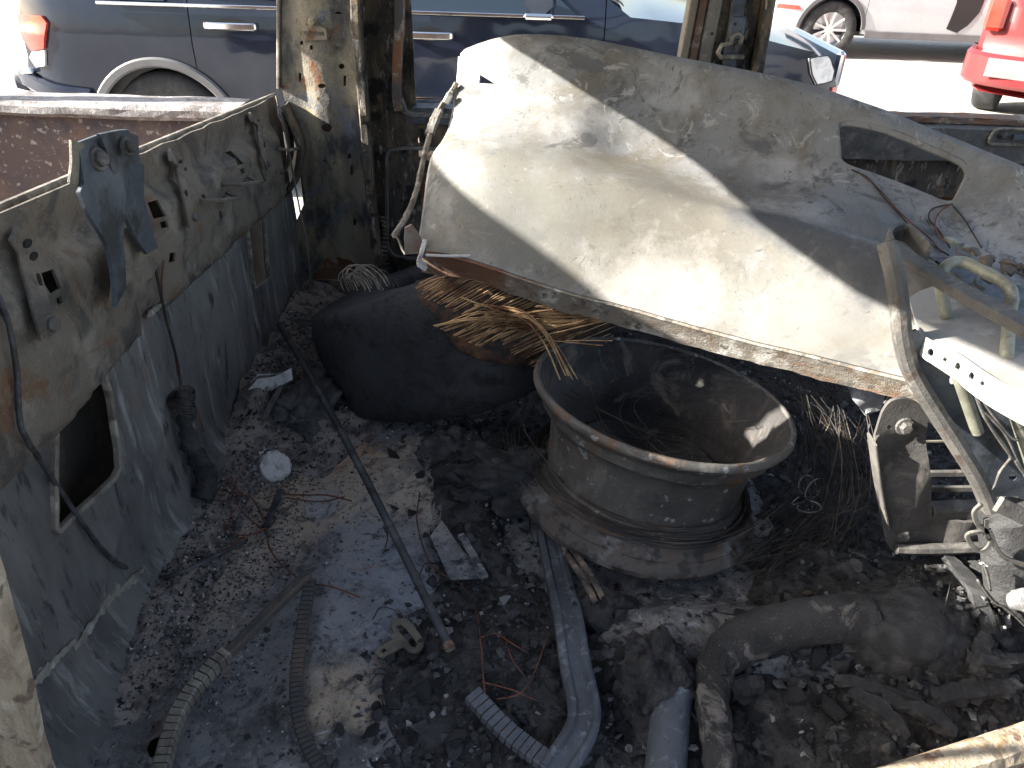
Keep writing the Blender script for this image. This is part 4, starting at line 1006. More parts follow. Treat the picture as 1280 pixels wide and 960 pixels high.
# larger chunks, each a thing of its own
proto = {}
def chunk(px, py, s, m, label, cat, group, name):
    k = random.randrange(32); key = (k, m.name)
    if key not in proto:
        v, f = shards[k]; me = bpy.data.meshes.new(name)
        me.from_pydata([tuple(p) for p in v], [], f); me.materials.append(m)
        if random.random() < 1:
            bm = bmesh.new(); bm.from_mesh(me)
            bmesh.ops.bevel(bm, geom=list(bm.edges), offset=.10, segments=1, affect='EDGES')
            bmesh.ops.triangulate(bm, faces=bm.faces[:]); bmesh.ops.subdivide_edges(bm, edges=bm.edges[:], cuts=1)
            for w in bm.verts: w.co += w.co.normalized() * .10 * noise.noise(w.co * 2.3 + Vector((k, 0, 0)))
            bm.to_mesh(me); bm.free()
        proto[key] = me
    o = bpy.data.objects.new(name, proto[key])
    p = onfloor(px, py); o.scale = (s, s, s); o.rotation_euler = (random.gauss(0, .3), random.gauss(0, .3), random.uniform(0, 6.28))
    place(o, None, p + Vector((0, 0, s * .18))); tag(o, label, cat, group); return o
random.seed(31)
for k in range(70):
    px, py = random.uniform(455, 790), random.uniform(800, 955)
    chunk(px, py, random.uniform(.010, .024), random.choice([M['char'], M['char'], M['char2'], M['char2'], M['char2']]), 'charred chunk in the loose rubble between the rod tip and the blue bar', 'char chunk', 'chunks beside the blue bar', 'char_chunk')
for k in range(60):
    px, py = random.uniform(930, 1275), random.uniform(700, 900)
    if py > 1180 - .24 * px: continue
    chunk(px, py, random.uniform(.012, .030), random.choice([M['char'], M['char2'], M['char'], M['char2'], M['soot']]), 'charred chunk in the rubble around the foam lump and insulated pipe', 'char chunk', 'chunks around the foam lump', 'char_chunk')
for k in range(40):
    px, py = random.uniform(480, 720), random.uniform(520, 700)
    chunk(px, py, random.uniform(.009, .022), random.choice([M['char'], M['char'], M['char2'], M['soot']]), 'charred chunk in the rubble between the tyre and the bare wheel', 'char chunk', 'chunks left of the bare wheel', 'char_chunk')
for px, py, s in ((467, 862, .011), (490, 863, .007), (558, 871, .008), (532, 858, .006), (510, 905, .008), (540, 895, .009), (512, 937, .011), (568, 812, .007), (672, 893, .007), (624, 682, .009), (700, 592, .010), (712, 588, .007), (557, 660, .006), (543, 652, .006),
                 (1146, 752, .010), (1200, 742, .012), (985, 748, .016), (1004, 900, .007), (1004, 944, .008), (1002, 915, .006), (1025, 735, .010), (1033, 742, .008), (845, 808, .009), (855, 815, .007), (558, 777, .008), (548, 766, .007), (580, 768, .008), (602, 768, .009), (555, 745, .006), (465, 700, .006), (1068, 640, .009), (1080, 665, .016), (1075, 598, .007)):
    chunk(px, py, s * .85, M['ash'] if s < .0095 else M['char3'], 'small pale lump of ash lying on the black rubble', 'ash lump', 'pale ash lumps on the rubble', 'ash_lump')
for px, py, s in ((1032, 676, .013), (990, 660, .012), (1040, 647, .012), (1012, 742, .016)):
    o = chunk(px, py, s, M['wood'], 'orange brown scrap among the dark belt wires', 'scrap', 'brown scraps by the wires', 'brown_scrap'); o.scale = (s * 1.4, s * .5, s * .5)
# the larger charred lump in front of the tyre and the mound by the wheel
def lump(name, c, r, m, label, cat, seed, amp=.25, fr=2.0, sub=4):
    bm = bmesh.new(); bmesh.ops.create_icosphere(bm, subdivisions=sub, radius=1)
    V = []
    for v in bm.verts:
        d = v.co.normalized(); k = 1 + amp * fbm(d * fr + Vector((seed, 0, 0)), 6) + amp * .5 * abs(noise.noise(d * fr * 3 + Vector((seed, 2, 0))))
        V.append(Vector(c) + Vector((d.x * r[0] * k, d.y * r[1] * k, d.z * r[2] * k)))
    bm.verts.index_update(); F = [tuple(v.index for v in f.verts) for f in bm.faces]; bm.free()
    return tag(mesh_obj(name, V, F, m, smooth=True), label, cat)
p = onfloor(1138, 808); lump('burnt_foam_lump', p + Vector((0, .02, -.004)), (.105, .075, .060), M['char'], 'large dark lump of burnt foam beside the insulated pipe', 'foam lump', 3, .20, 1.6, 5)
p = at(655, 604, Z=.76); lump('charred_mound', p, (.105, .06, .055), M['char'], 'knobbly charred mound slumped against the bare wheel', 'char mound', 8, .5, 2.4, 5)
p = onfloor(562, 560); lump('charred_clump', p + Vector((0, 0, -.01)), (.055, .045, .04), M['char2'], 'grey topped charred clump below the tyre', 'char clump', 12, .45, 2.4, 5)
p = onfloor(822, 862); lump('sooty_cone', p + Vector((0, .02, .0)), (.050, .06, .055), M['soot'], 'sooty cone-shaped clod at the end of the blue pipe', 'clod', 15, .35, 2.2, 5)
p = onfloor(660, 780); lump('sooty_clod', p + Vector((.12, .03, .0)), (.05, .04, .03), M['soot'], 'flat sooty clod below the split wooden strip', 'clod', 18, .35, 2.2, 4)
p = onfloor(378, 520); lump('charred_bundle', p + Vector((0, .04, .0)), (.06, .09, .05), M['char2'], 'dark grey charred bundle behind the white ash disc', 'char bundle', 22, .4, 1.8, 5)
p = onfloor(1215, 765); lump('concrete_scrap', p + Vector((.055, -.02, .05)), (.03, .015, .02), M['char3'], 'pale grey angular scrap under the seat frame wiring', 'scrap', 25, .3, 1.4, 3)
for k, (a, b, c_, wd, th) in enumerate((((1040, 855), (1090, 868), (1150, 890), .018, .010), ((1100, 880), (1150, 895), (1190, 925), .026, .012), ((1160, 880), (1210, 870), (1262, 866), .030, .014), ((1180, 700), (1215, 745), (1235, 800), .026, .010), ((1228, 800), (1222, 830), (1214, 850), .022, .012), ((1060, 870), (1100, 895), (1130, 930), .022, .010), ((1205, 830), (1240, 835), (1290, 830), .022, .012))):
    P = catmull([onfloor(*q, off=.012) for q in (a, b, c_)], 5)
    tag(mesh_obj('charred_strip', *sweep(P, rect(wd, th), up=(0, 0, 1), wob=.6, scale=lambda t: .35 + .75 * math.sin(.5 + 2.2 * t)), M['char']), 'flat charred strip lying in the rubble below the foam lump', 'strip', 'charred strips below the foam lump')

# ------------------------------------------------------------------ loose things on the floor
p0, p1 = onfloor(352, 422, .012), onfloor(560, 822, .012)
rod = thing('thin_rod', p1, 'long thin dark rod lying across the cab floor', 'rod')
rp_ = [p0.lerp(p1, t) + Vector((0, 0, .030 * math.sin(math.pi * t) + .02)) for t in np.linspace(0, 1, 24)]
mesh_obj('shaft', *sweep(rp_, circ(.0072, 10), wob=.04), M['rod'], rod, smooth=True)
mesh_obj('rusted_tip', *sweep([rp_[-1], rp_[-1] + (rp_[-1] - rp_[-2]).normalized() * .010], circ(.0078, 10)), M['rusty'], rod)

def ribbed(name, pts, w, h, label, clipm, corem, zoff, pitch=.011, up=(0, 0, 1), clip_from=0.0, clip_to=1.0):
    P = catmull([onfloor(a, b, zoff + (e[0] if e else 0)) for a, b, *e in pts], 10)
    t = thing(name, P[-1], label, 'trim strip')
    mesh_obj('core', *sweep(P, rect(w * .85, h * .7), up=up), corem, t)
    acc, nx, tot = 0, 0, sum((P[i + 1] - P[i]).length for i in range(len(P) - 1))
    d0 = None
    for i in range(len(P) - 1):
        L = (P[i + 1] - P[i]).length
        while nx < acc + L:
            q = P[i].lerp(P[i + 1], (nx - acc) / L); d = (P[i + 1] - P[i]).normalized()
            if clip_from <= nx / tot <= clip_to:
                mesh_obj('clip', *sweep([q, q + d * pitch * .82], rect(w, h, .002), up=up), clipm, t)
            nx += pitch
        acc += L
    return t
ribbed('ribbed_trim', [(205, 985, .03), (228, 915, .035), (262, 868, .04), (305, 828, .045), (350, 785, .05), (390, 748, .055)], .020, .022, 'tan ribbed trim strip curving up from the oval floor hole', M['trim'], M['trimdark'], .0, clip_to=.52)
ribbed('ribbed_trim', [(392, 750, .045), (382, 795, .03), (374, 840, .018), (372, 885, .012), (382, 930, .012), (405, 975, .012)], .018, .014, 'dark ribbed trim strip bent down beside the tan one', M['trimdark'], M['char2'], .0, pitch=.008)
ribbed('ribbed_trim', [(590, 882, .02), (620, 915, .02), (650, 942, .02), (700, 978, .02)], .026, .016, 'pale blue ribbed trim strip with rusty edge in the rubble', M['trimblue'], M['rusty'], .005)
# square blue bar
P = catmull([onfloor(686, 672, .012), onfloor(697, 730, .02), onfloor(708, 785, .03), onfloor(718, 850, .03), onfloor(728, 900, .03), onfloor(722, 935, .03), onfloor(690, 985, .03)], 8)
bar = thing('bent_bar', P[-1], 'bent blue grey channel bar lying in the rubble', 'bar')
mesh_obj('channel', *sweep(P, [(-.022, -.012), (.022, -.012), (.022, .006), (.018, .010), (.012, .011), (.008, .006), (-.008, .006), (-.012, .011), (-.018, .010), (-.022, .006)], up=(0, -.2, 1)), M['bluepipe'], bar)
for px, py in ((713, 757), (716, 777)):
    mesh_obj('bar_hole', *disc(onfloor(px, py, .040), (0, -.3, 1), .004, .002, 10), M['black'], bar)
# insulated pipe elbow and blue pipe stub
P = catmull([onfloor(1080, 786, .02), onfloor(1030, 790, .03), onfloor(975, 802, .035), onfloor(925, 822, .04), onfloor(893, 850, .04), onfloor(885, 890, .035), onfloor(892, 940, .03), onfloor(900, 990, .02)], 8)
elbow = thing('insulated_pipe', P[-1], 'thick bent pipe in ashy fuzzy insulation, split at the bend', 'pipe')
V, F = sweep(P, circ(.031, 28), scale=lambda t: 1.12 - .42 * sstep(.35, .8, t))
V = [v + (Vector((fbm((v.x * 60, v.y * 60, v.z * 60)), fbm((v.y * 60, v.z * 60, v.x * 60)), fbm((v.z * 60, v.x * 60, v.y * 60))))) * .0035 for v in V]
mesh_obj('insulation', V, F, M['fuzzy'], elbow, smooth=True)
sv = onfloor(902, 832, .055)
mesh_obj('split', *sweep([P[30] + Vector((-.006, -.016, .024)), P[33] + Vector((-.002, -.018, .022)), P[36] + Vector((.008, -.012, .023))], rect(.010, .006), up=(0, -.6, 1)), M['black'], elbow)
P = catmull([onfloor(842, 868, .012), onfloor(836, 900, .02), onfloor(828, 990, .02)], 8)
tag(mesh_obj('pipe_stub', *sweep(P, circ(.027, 24)), M['bluepipe'], smooth='auto'), 'smooth blue grey pipe stub coming out of the sooty cone', 'pipe')
P = [onfloor(905, 880, .03), onfloor(930, 868, .02), onfloor(948, 862, .012)]
tag(mesh_obj('charred_stub', *sweep(catmull(P, 5), circ(.014, 10), wob=.3), M['char']), 'short charred stub inside the pipe bend', 'stub')
# latch tongue
def lt(x, y): return (320 + x / 3.2, 660 + y / 3.2)
base = onfloor(500, 800)
ol = [lt(*q) for q in ((478, 492), (500, 470), (545, 448), (552, 420), (540, 392), (560, 366), (600, 358), (628, 385), (672, 450), (668, 482), (640, 503), (612, 498), (590, 474), (545, 498), (505, 520), (486, 514))]
h1 = [lt(*q) for q in ((560, 392), (578, 384), (600, 402), (645, 462), (638, 478), (622, 474), (590, 436), (566, 408))]
h2 = [lt(*q) for q in ((497, 490), (512, 478), (524, 490), (508, 502))]
f2 = lambda a, b: at(a, b, Z=base.z + .014)
v_, f_ = sheet(rounded(ol, 3, 3), [h1, h2], 3.5, f2, -.0035)
tongue = tag(mesh_obj('belt_latch_tongue', v_, f_, M['tongue']), 'flat metal seat belt latch tongue with a slot, near the rod tip', 'latch tongue')
# split wooden strips
for k, (a, b) in enumerate((((664, 645), (742, 772)), ((672, 645), (752, 768)))):
    A, B = onfloor(*a, off=.055), onfloor(*b, off=.035)
    P = [A.lerp(B, t) + Vector((0, 0, .004 * math.sin(t * 9 + k))) for t in np.linspace(0, 1, 12)]
    tag(mesh_obj('wooden_strip', *sweep(P, rect(.009, .007, .001), up=(0, 0, 1), wob=.35), M['wood']), 'split strip of charred wood leaning from the wheel over the blue bar', 'wood strip', 'split wooden strips')
# flat sheet scraps by the rod
o2 = [(538, 670), (552, 650), (580, 690), (608, 716), (600, 722), (562, 724)]
pz = onfloor(575, 700).z + .010
mesh = mesh_obj('sheet_scrap', *sheet(o2, [], 12, lambda a, b: at(a, b, Z=pz + .004 * math.sin(a * .1)), -.003), M['floor']); tag(mesh, 'flat grey sheet scrap with a pale edge lying in the soot', 'sheet scrap')
P = [at(576, 668, Z=pz + .012), at(592, 695, Z=pz + .012), at(606, 722, Z=pz + .010)]
tag(mesh_obj('pale_strip', *sweep(catmull(P, 4), rect(.012, .004), up=(0, 0, 1), wob=.3), M['char3']), 'pale ash-coated strip on the edge of the sheet scrap', 'strip')
# white ash disc in its ragged collar, by the rear wall
dc = onfloor(346, 592, .02)
ax = (CAM - dc).normalized() + Vector((.1, .2, .1))
ad = thing('ash_disc', dc - Vector((0, 0, .03)), 'round pale ash disc in a ragged charred collar by the rear wall', 'ash disc')
random.seed(3)
V, F = lathe([(.0005, .004), (.010, .0045), (.020, .004), (.028, .003), (.0310, -.001), (.032, -.012), (.030, -.035)], dc, ax, 40, jit=.0045)
V = [v + Vector(ax).normalized() * .004 * noise.noise(v * 160) for v in V]
mesh_obj('face', V, F, M['ash'], ad, smooth='auto')
for k in range(32):
    a = random.uniform(0, 6.28) if k % 2 else random.uniform(1.2, 3.6); fa, fb, fn_ = frame_of(ax)
    q = dc + fa * math.cos(a) * random.uniform(.030, .048) + fb * math.sin(a) * random.uniform(.030, .044) - fn_ * random.uniform(.002, .02)
    v, f = shards[k]; s = random.uniform(.006, .015); Rm = np.array(Matrix.Rotation(random.uniform(0, 6), 3, 'Z') @ Matrix.Rotation(random.uniform(0, 6), 3, 'X'))
    mesh_obj('collar_flake', [Vector(z) + q for z in (v * s) @ Rm.T], f, M['char3'] if k % 3 else M['ash'], ad)
# layered ash flake
fc = onfloor(335, 486, .03)
flk = thing('layered_flake', fc - Vector((0, 0, .03)), 'layered pale flake of burnt board against the rear wall', 'board flake')
for k in range(5):
    o2 = [(310 + k, 487 - k * 3), (322, 474 - k * 2), (345, 470 - k), (364 - k, 460 + k), (366, 474), (350, 482), (334, 492 - k), (312, 498 - k * 2)]
    mesh_obj('layer', *sheet(o2, [], 7, lambda a, b: at(a, b, Y=fc.y - .012 + k * .006) + Vector((0, .004 * noise.noise(Vector((a * .12, b * .2, k))), 0)), .002), M['ash'] if k in (0, 3) else M['char3'], flk)
P = [onfloor(330, 535, .02), onfloor(350, 508, .035), onfloor(370, 488, .05)]
tag(mesh_obj('charred_stick', *sweep(catmull(P, 4), circ(.006, 7), wob=.4), M['char2']), 'short charred stick below the layered pale flake', 'stick')
P = [at(412, 505, Y=1.42), at(402, 530, Y=1.40), at(405, 545, Y=1.38)]
tag(mesh_obj('charred_stick', *sweep(catmull(P, 4), circ(.007, 7), wob=.4), M['char2']), 'stubby charred stick at the foot of the tyre', 'stick')
P = [onfloor(352, 622, .02), onfloor(342, 645, .015), onfloor(332, 664, .01)]
tag(mesh_obj('dark_rag', *sweep(catmull(P, 4), rect(.012, .006), up=(0, 0, 1), wob=.4), M['char']), 'narrow dark rag hanging below the ash disc', 'rag')
# charred hose down the wall
hp = catmull([onwall(216, 490, .018), onwall(214, 520, .022), onwall(222, 560, .026), onwall(238, 596, .030), onfloor(256, 634, .02)], 8)
hose = thing('charred_hose', hp[-1], 'thick charred hose end with a boot hanging down the rear wall', 'hose')
mesh_obj('hose_body', *sweep(hp[:-8], circ(.017, 14), wob=.5, scale=lambda t: .65 + .9 * abs(noise.noise(Vector((t * 7, 3, 1))))), M['char'], hose, smooth=True)
mesh_obj('boot', *sweep(hp[-11:], circ(.019, 14), wob=.3), M['char'], hose, smooth=True)
mesh_obj('wire_wrap', *merge([tube(circ3, .0012, 4) for circ3 in [[hp[k] + Vector((.021 * math.cos(a), .021 * math.sin(a), .004 * k * math.sin(a * .5))) for a in np.linspace(0, 6.28, 14)] for k in range(1, 9)]]), M['wire'], hose)

# ------------------------------------------------------------------ wires and cables
def wireobj(name, pts, r, m, label, group=None, cat='wire', n=6, wob=0):
    o = mesh_obj(name, *sweep(catmull(pts, 7), circ(r, n), wob=wob), m, smooth=True); return tag(o, label, cat, group)
wc = [onwall(a, b, .008) for a, b in ((-12, 360), (3, 410), (12, 465), (16, 525), (26, 550), (58, 598), (92, 648), (118, 684), (142, 704))] + [onfloor(a, b, .010) for a, b in ((180, 722), (215, 725), (262, 705), (310, 680))]
wireobj('burnt_cable', wc, .0034, M['rod'], 'burnt cable running down the rear wall and onto the floor', None, 'cable', 7, .25)
wireobj('hanging_wire', [onwall(a, b, .02) for a, b in ((146, 190), (160, 240), (176, 310), (187, 362), (196, 410), (208, 455), (214, 492))], .0026, M['wire'], 'dark wire hanging from the bolted bracket down the rear wall')
wireobj('hanging_wire', [onwall(a, b, .012) for a, b in ((200, 322), (197, 350), (199, 385), (207, 430), (215, 470))], .0018, M['copper'], 'coppery wire dangling from the slots below the bolted bracket')
wireobj('hanging_wire', [at(a, b, Y=1.88) for a, b in ((345, 120), (356, 165), (366, 215), (374, 258), (384, 310), (388, 365), (383, 442))], .0022, M['trim'], 'thin pale wire hanging in front of the corner pillar', None, 'wire', 6, .3)
wireobj('hanging_wire', [onwall(a, b, .015) for a, b in ((215, 488), (226, 500), (236, 512), (244, 540))], .0018, M['copper'], 'short reddish wire stub above the charred hose')
cop = [((258, 628), (282, 612), (290, 604), (300, 620), (318, 632), (332, 660)), ((286, 606), (300, 640), (312, 655), (330, 668), (334, 672)), ((280, 655), (290, 672), (302, 676), (320, 672), (334, 668)), ((334, 668), (300, 685), (285, 695)), ((334, 672), (340, 695), (360, 718), (385, 732), (415, 740), (450, 752)), ((352, 626), (380, 627), (410, 628), (440, 634)), ((358, 628), (400, 632), (430, 630)), ((290, 640), (292, 660), (290, 668)), ((240, 620), (262, 632), (288, 628), (296, 606))]
for pts in cop:
    wireobj('copper_wire', [onfloor(a, b, .006 + random.uniform(0, .012)) for a, b in pts], .0015, M['copper'], 'bare coppery wire curling on the floor by the ash disc', 'coppery wires by the ash disc')
for pts in (((525, 620), (522, 660), (540, 712), (575, 735), (594, 765), (600, 800), (604, 850), (606, 875)), ((602, 858), (640, 868), (672, 882)), ((620, 880), (650, 872), (668, 845), (684, 802)), ((602, 802), (620, 798), (640, 810), (660, 822)), ((630, 800), (640, 830), (655, 850))):
    wireobj('rusty_wire', [onfloor(a, b, .010) for a, b in pts], .0014, M['copper'], 'thin rusty wire looping over the rubble beside the blue bar', 'rusty wires beside the blue bar')
for pts in (((700, 765), (712, 758), (725, 758)), ((660, 650), (664, 680), (670, 690)), ((710, 690), (760, 690), (830, 688))):
    wireobj('short_wire', [onfloor(a, b, .02) for a, b in pts], .0012, M['wire'], 'short dark wire end by the split wooden strips', 'short wire ends')
for k in range(14):
    x, y = random.uniform(450, 640), random.uniform(600, 940); a = random.uniform(-1.2, 1.2)
    wireobj('wire_scrap', [onfloor(x, y, .008), onfloor(x + 14 * math.cos(a), y + 18 * math.sin(a), .014), onfloor(x + 30 * math.cos(a + .4), y + 36 * math.sin(a + .4), .008)], .0011, M['wire'], 'short scrap of wire in the rubble between the rod and the blue bar', 'wire scraps in the rubble', 'wire', 4)
# ------------------------------------------------------------------ L-shaped floor bracket
def pxsheet(name, px, Y, m, parent, holes=(), th=.006, step=.016, f=None):
    o2 = [(at(*p, Y=Y).x, at(*p, Y=Y).z) for p in px]
    hs = [[(at(*p, Y=Y).x, at(*p, Y=Y).z) for p in h] for h in holes]
    fn = f or (lambda x, z: (x, Y + .002 * fbm((x * 12, z * 12, 0)), z))
    return mesh_obj(name, *sheet(o2, hs, step, fn, th), m, parent, smooth='auto')
LB = thing('floor_bracket', at(1130, 690, Y=.98), 'dark grey L-shaped floor bracket with bolts beside the wire tangle', 'bracket')
lz0 = at(1110, 600, Y=.98).x; 
def lf(x, z): return (x, .98 + .006 * math.cos((x - lz0) * 60) * (1 if z < 1.0 else 0), z)
pxsheet('upright', rounded([(1092, 550), (1103, 515), (1112, 502), (1128, 497), (1144, 502), (1162, 516), (1156, 552), (1163, 600), (1167, 652), (1225, 650), (1228, 690), (1118, 691), (1106, 676), (1098, 610)], 6, 3), .98, M['brkt'], LB, [[(a + 1112, b + 534) for a, b in ell(0, 0, 3.2, 2.6, 8)], [(a + 1146, b + 536) for a, b in ell(0, 0, 3, 2.6, 8)]], f=lf)
ec = [at(*p, Y=.985) for p in ((1090, 549), (1094, 580), (1100, 620), (1107, 655))]
mesh_obj('side_lip', *sweep(catmull(ec, 5), rect(.004, .035, .001), up=(0, 1, 0)), M['frame'], LB)
for px, py, r in ((1131, 533, .010), (1127, 667, .011)): mesh_obj('bolt', *bolt(at(px, py, Y=.978), (0, -1, .15), r), M['brkt'], LB)
fe = [at(*p, Y=.965) for p in ((1120, 686), (1150, 687), (1190, 686), (1240, 684))]
mesh_obj('foot_rib', *sweep(catmull(fe, 5), circ(.010, 8)), M['brkt'], LB)
mesh_obj('cross_channel', *sweep([at(1160, 645, Y=1.0), at(1300, 640, Y=1.0)], rect(.03, .05), up=(0, 0, 1)), M['brkt'], LB)
mesh_obj('back_plate', *sheet([(at(*p, Y=1.05).x, at(*p, Y=1.05).z) for p in ((1105, 505), (1120, 485), (1200, 495), (1210, 525), (1165, 530))], [], .02, lambda x, z: (x, 1.05, z), .004), M['brkt'], LB)
for y in (592, 611):
    o = mesh_obj('seat_rail', *sweep([at(1150, y, Y=1.10), at(1320, y - 2, Y=1.10)], rect(.008, .012), up=(0, 0, 1)), M['frame'], LB)
mesh_obj('seat_rail', *sweep([at(1150, 552, Y=1.10), at(1320, 549, Y=1.10)], rect(.003, .004), up=(0, 0, 1)), M['trim'], LB)
v, f = shards[3]
wm = mat('crumpled foil', (.42, .43, .45), [((.25, .26, .28), 'noise', 14, .45, .65)], rough=.5, metal=.4, bump=.4, bscale=60)
pts = [(1060, 480), (1080, 472), (1112, 490), (1100, 512), (1082, 518), (1066, 500)]
tag(pxsheet('foil_scrap', pts, 1.10, wm, None, th=.003, step=.01, f=lambda x, z: (x, 1.10 + .012 * noise.noise(Vector((x * 50, z * 50, 0))), z)), 'crumpled grey foil scrap above the floor bracket', 'foil scrap')

# ------------------------------------------------------------------ seat frame at the right
SF = thing('seat_frame', onfloor(1240, 790), 'burnt seat frame with pale perforated plate and olive tube loop', 'seat frame')
PZ = 1.215
def hp_(px, py, z=PZ): return at(px, py, Z=z)
# pale plate: upper face lies flat, folded lip in front with a row of holes
up_px = [(1137, 371), (1150, 364), (1168, 360), (1215, 385), (1300, 432), (1340, 455), (1340, 520), (1255, 478), (1200, 442), (1165, 425), (1148, 408)]
o2 = [tuple(hp_(*p)[:2]) for p in up_px]
mesh_obj('perforated_plate', *sheet(o2, [], .02, lambda x, y: (x, y, PZ + .006 * math.sin(x * 20)), -.004), M['plate'], SF, smooth='auto')
lip_top = [(1148, 408), (1165, 425), (1200, 442), (1255, 478), (1340, 520)]
LT = catmull([hp_(*p) for p in lip_top], 6)
lipholes = []
acc = [0]
for a, b in zip(LT, LT[1:]): acc.append(acc[-1] + (b - a).length)
def along(s):
    for i in range(len(LT) - 1):
        if acc[i + 1] >= s: return LT[i].lerp(LT[i + 1], (s - acc[i]) / (acc[i + 1] - acc[i]))
    return LT[-1]
def lipfn(s, d): 
    p = along(s); return p + Vector((-.004 - .10 * d * d * 0, -.006 * math.sin(min(1, d / .012) * 1.57), -d + .002))
TL = acc[-1]
lh = []
for q, s in enumerate((.010, .024, .044, .064, .084, .108, .126)):
    lh.append(ell(s, .014, .0042 if q not in (0, 3, 6) else .0028, .0052 if q not in (0, 3, 6) else .0034, 9))
mesh_obj('plate_lip', *sheet([(0, 0), (TL, 0), (TL, .036), (.11, .034), (.05, .028), (0, .020)], lh, .008, lipfn, .003), M['plate'], SF, smooth='auto')
# top bar, end cup
tb = [at(a, b, Z=PZ + .07) for a, b in ((1114, 310), (1136, 325), (1200, 364), (1262, 398), (1300, 420), (1360, 455))]
mesh_obj('top_bar', *sweep(catmull(tb, 5), rect(.028, .014, .003), up=(0, -.3, 1)), M['brkt'], SF)
cup = [at(*p, Z=PZ + .07) for p in ((1113, 310), (1110, 298), (1118, 291), (1132, 291), (1150, 306), (1160, 318))]
mesh_obj('end_cup', *sweep(catmull(cup, 5), rect(.006, .028, .002), up=(0, 0, 1)), M['brkt'], SF)
o2 = [tuple(at(*p, Z=PZ + .028)[:2]) for p in ((1112, 302), (1122, 294), (1138, 298), (1158, 316), (1150, 326), (1124, 320))]
mesh_obj('cup_floor', *sheet(o2, [], .012, lambda x, y: (x, y, PZ + .026), -.003), M['trimdark'], SF)
o2 = [tuple(at(*p, Z=PZ + .024)[:2]) for p in ((1160, 322), (1195, 322), (1300, 372), (1340, 400), (1340, 432), (1250, 380))]
mesh_obj('bar_web', *sheet(o2, [], .015, lambda x, y: (x, y, PZ + .022 + .004 * fbm((x * 30, y * 30, 0))), -.003), M['bluedark'], SF, smooth='auto')
# side arm: a long folded channel running down
arm_px = [(1109, 303, .955), (1119, 345, .93), (1125, 385, .915), (1129, 425, .905), (1140, 465, .90), (1165, 508, .89), (1195, 555, .88), (1225, 605, .87), (1245, 660, .86), (1252, 710, .85)]
ap = catmull([at(a, b, Y=y) for a, b, y in arm_px], 6)
mesh_obj('side_arm', *sweep(ap, [(-.012, -.010), (.010, -.010), (.010, .004), (.004, .008), (-.004, .008), (-.012, .003)], up=(0, -1, .2)), M['frame'], SF)
web = [(1128, 420), (1146, 412), (1165, 432), (1200, 455), (1260, 500), (1330, 540), (1330, 700), (1262, 700), (1245, 650), (1222, 598), (1190, 546), (1160, 505), (1138, 462)]
holes_w = [[(a + 1192, b + 476) for a, b in ell(0, 0, 5, 7, 9)], [(a + 1266, b + 597) for a, b in ell(0, 0, 5, 4, 9)], [(a + 1270, b + 625) for a, b in ell(0, 0, 6, 5, 9)], [(a + 1237, b + 548) for a, b in ell(0, 0, 3, 2.5, 7)]]
pxsheet('side_web', web, .905, M['bluedark'], SF, holes_w, .004, .014)
# olive tube loop and legs
lp = [at(1183, 398, Z=PZ + .0), at(1176, 352, Z=PZ + .045), at(1184, 332, Z=PZ + .062), at(1205, 328, Z=PZ + .066), at(1235, 342, Z=PZ + .066), at(1258, 356, Z=PZ + .062), at(1265, 372, Z=PZ + .05), at(1262, 392, Z=PZ + .035), at(1258, 450, Z=PZ + .0)]
mesh_obj('tube_loop', *sweep(catmull(lp, 6), circ(.0085, 12)), M['olive'], SF, smooth=True)
for a, b in (((1190, 447, .885), (1222, 540, .885)), ((1262, 496, .875), (1292, 590, .875))):
    P = [at(a[0], a[1], Y=a[2]), at(b[0], b[1], Y=b[2])]
    mesh_obj('tube_leg', *sweep([P[0].lerp(P[1], t) for t in np.linspace(0, 1, 6)], circ(.0085, 12)), M['olive'], SF, smooth='auto')
for a in ((1178, 372, PZ + .0), (1252, 420, PZ + .0)):
    c = at(a[0], a[1], Z=PZ)
    mesh_obj('tube_leg', *sweep([c + Vector((0, 0, .005)), c + Vector((0, 0, -.02))], circ(.0095, 12)), M['olive'], SF, smooth='auto')
# charred connector on top
random.seed(4)
for k in range(11):
    q = at(1215 + k * 7 + random.uniform(-4, 4), 318 + k * 2.6 + random.uniform(-8, 8), Z=PZ + .075)
    v, f = shards[(k * 5) % 32]; s = random.uniform(.010, .017); Rm = np.array(Matrix.Rotation(k, 3, 'Z') @ Matrix.Rotation(k * .7, 3, 'X'))
    mesh_obj('connector_piece', [Vector(z) + q for z in (v * s) @ Rm.T], f, M['wood'] if k % 3 == 0 else M['trimdark'], SF)
mesh_obj('flat_tab', *sweep([at(1185, 298, Z=PZ + .06), at(1222, 318, Z=PZ + .065)], rect(.014, .006), up=(0, 0, 1)), M['olive'], SF)
mesh_obj('wire_hook', *sweep(catmull([at(1204, 305, Z=PZ + .07), at(1196, 308, Z=PZ + .07), at(1200, 318, Z=PZ + .07), at(1212, 322, Z=PZ + .07)], 5), circ(.0025, 6)), M['brkt'], SF)
mesh_obj('wire_hook', *sweep(catmull([at(1230, 362, Z=PZ + .04), at(1219, 354, Z=PZ + .045), at(1226, 347, Z=PZ + .045), at(1240, 354, Z=PZ + .04)], 5), circ(.003, 6)), M['brkt'], SF)
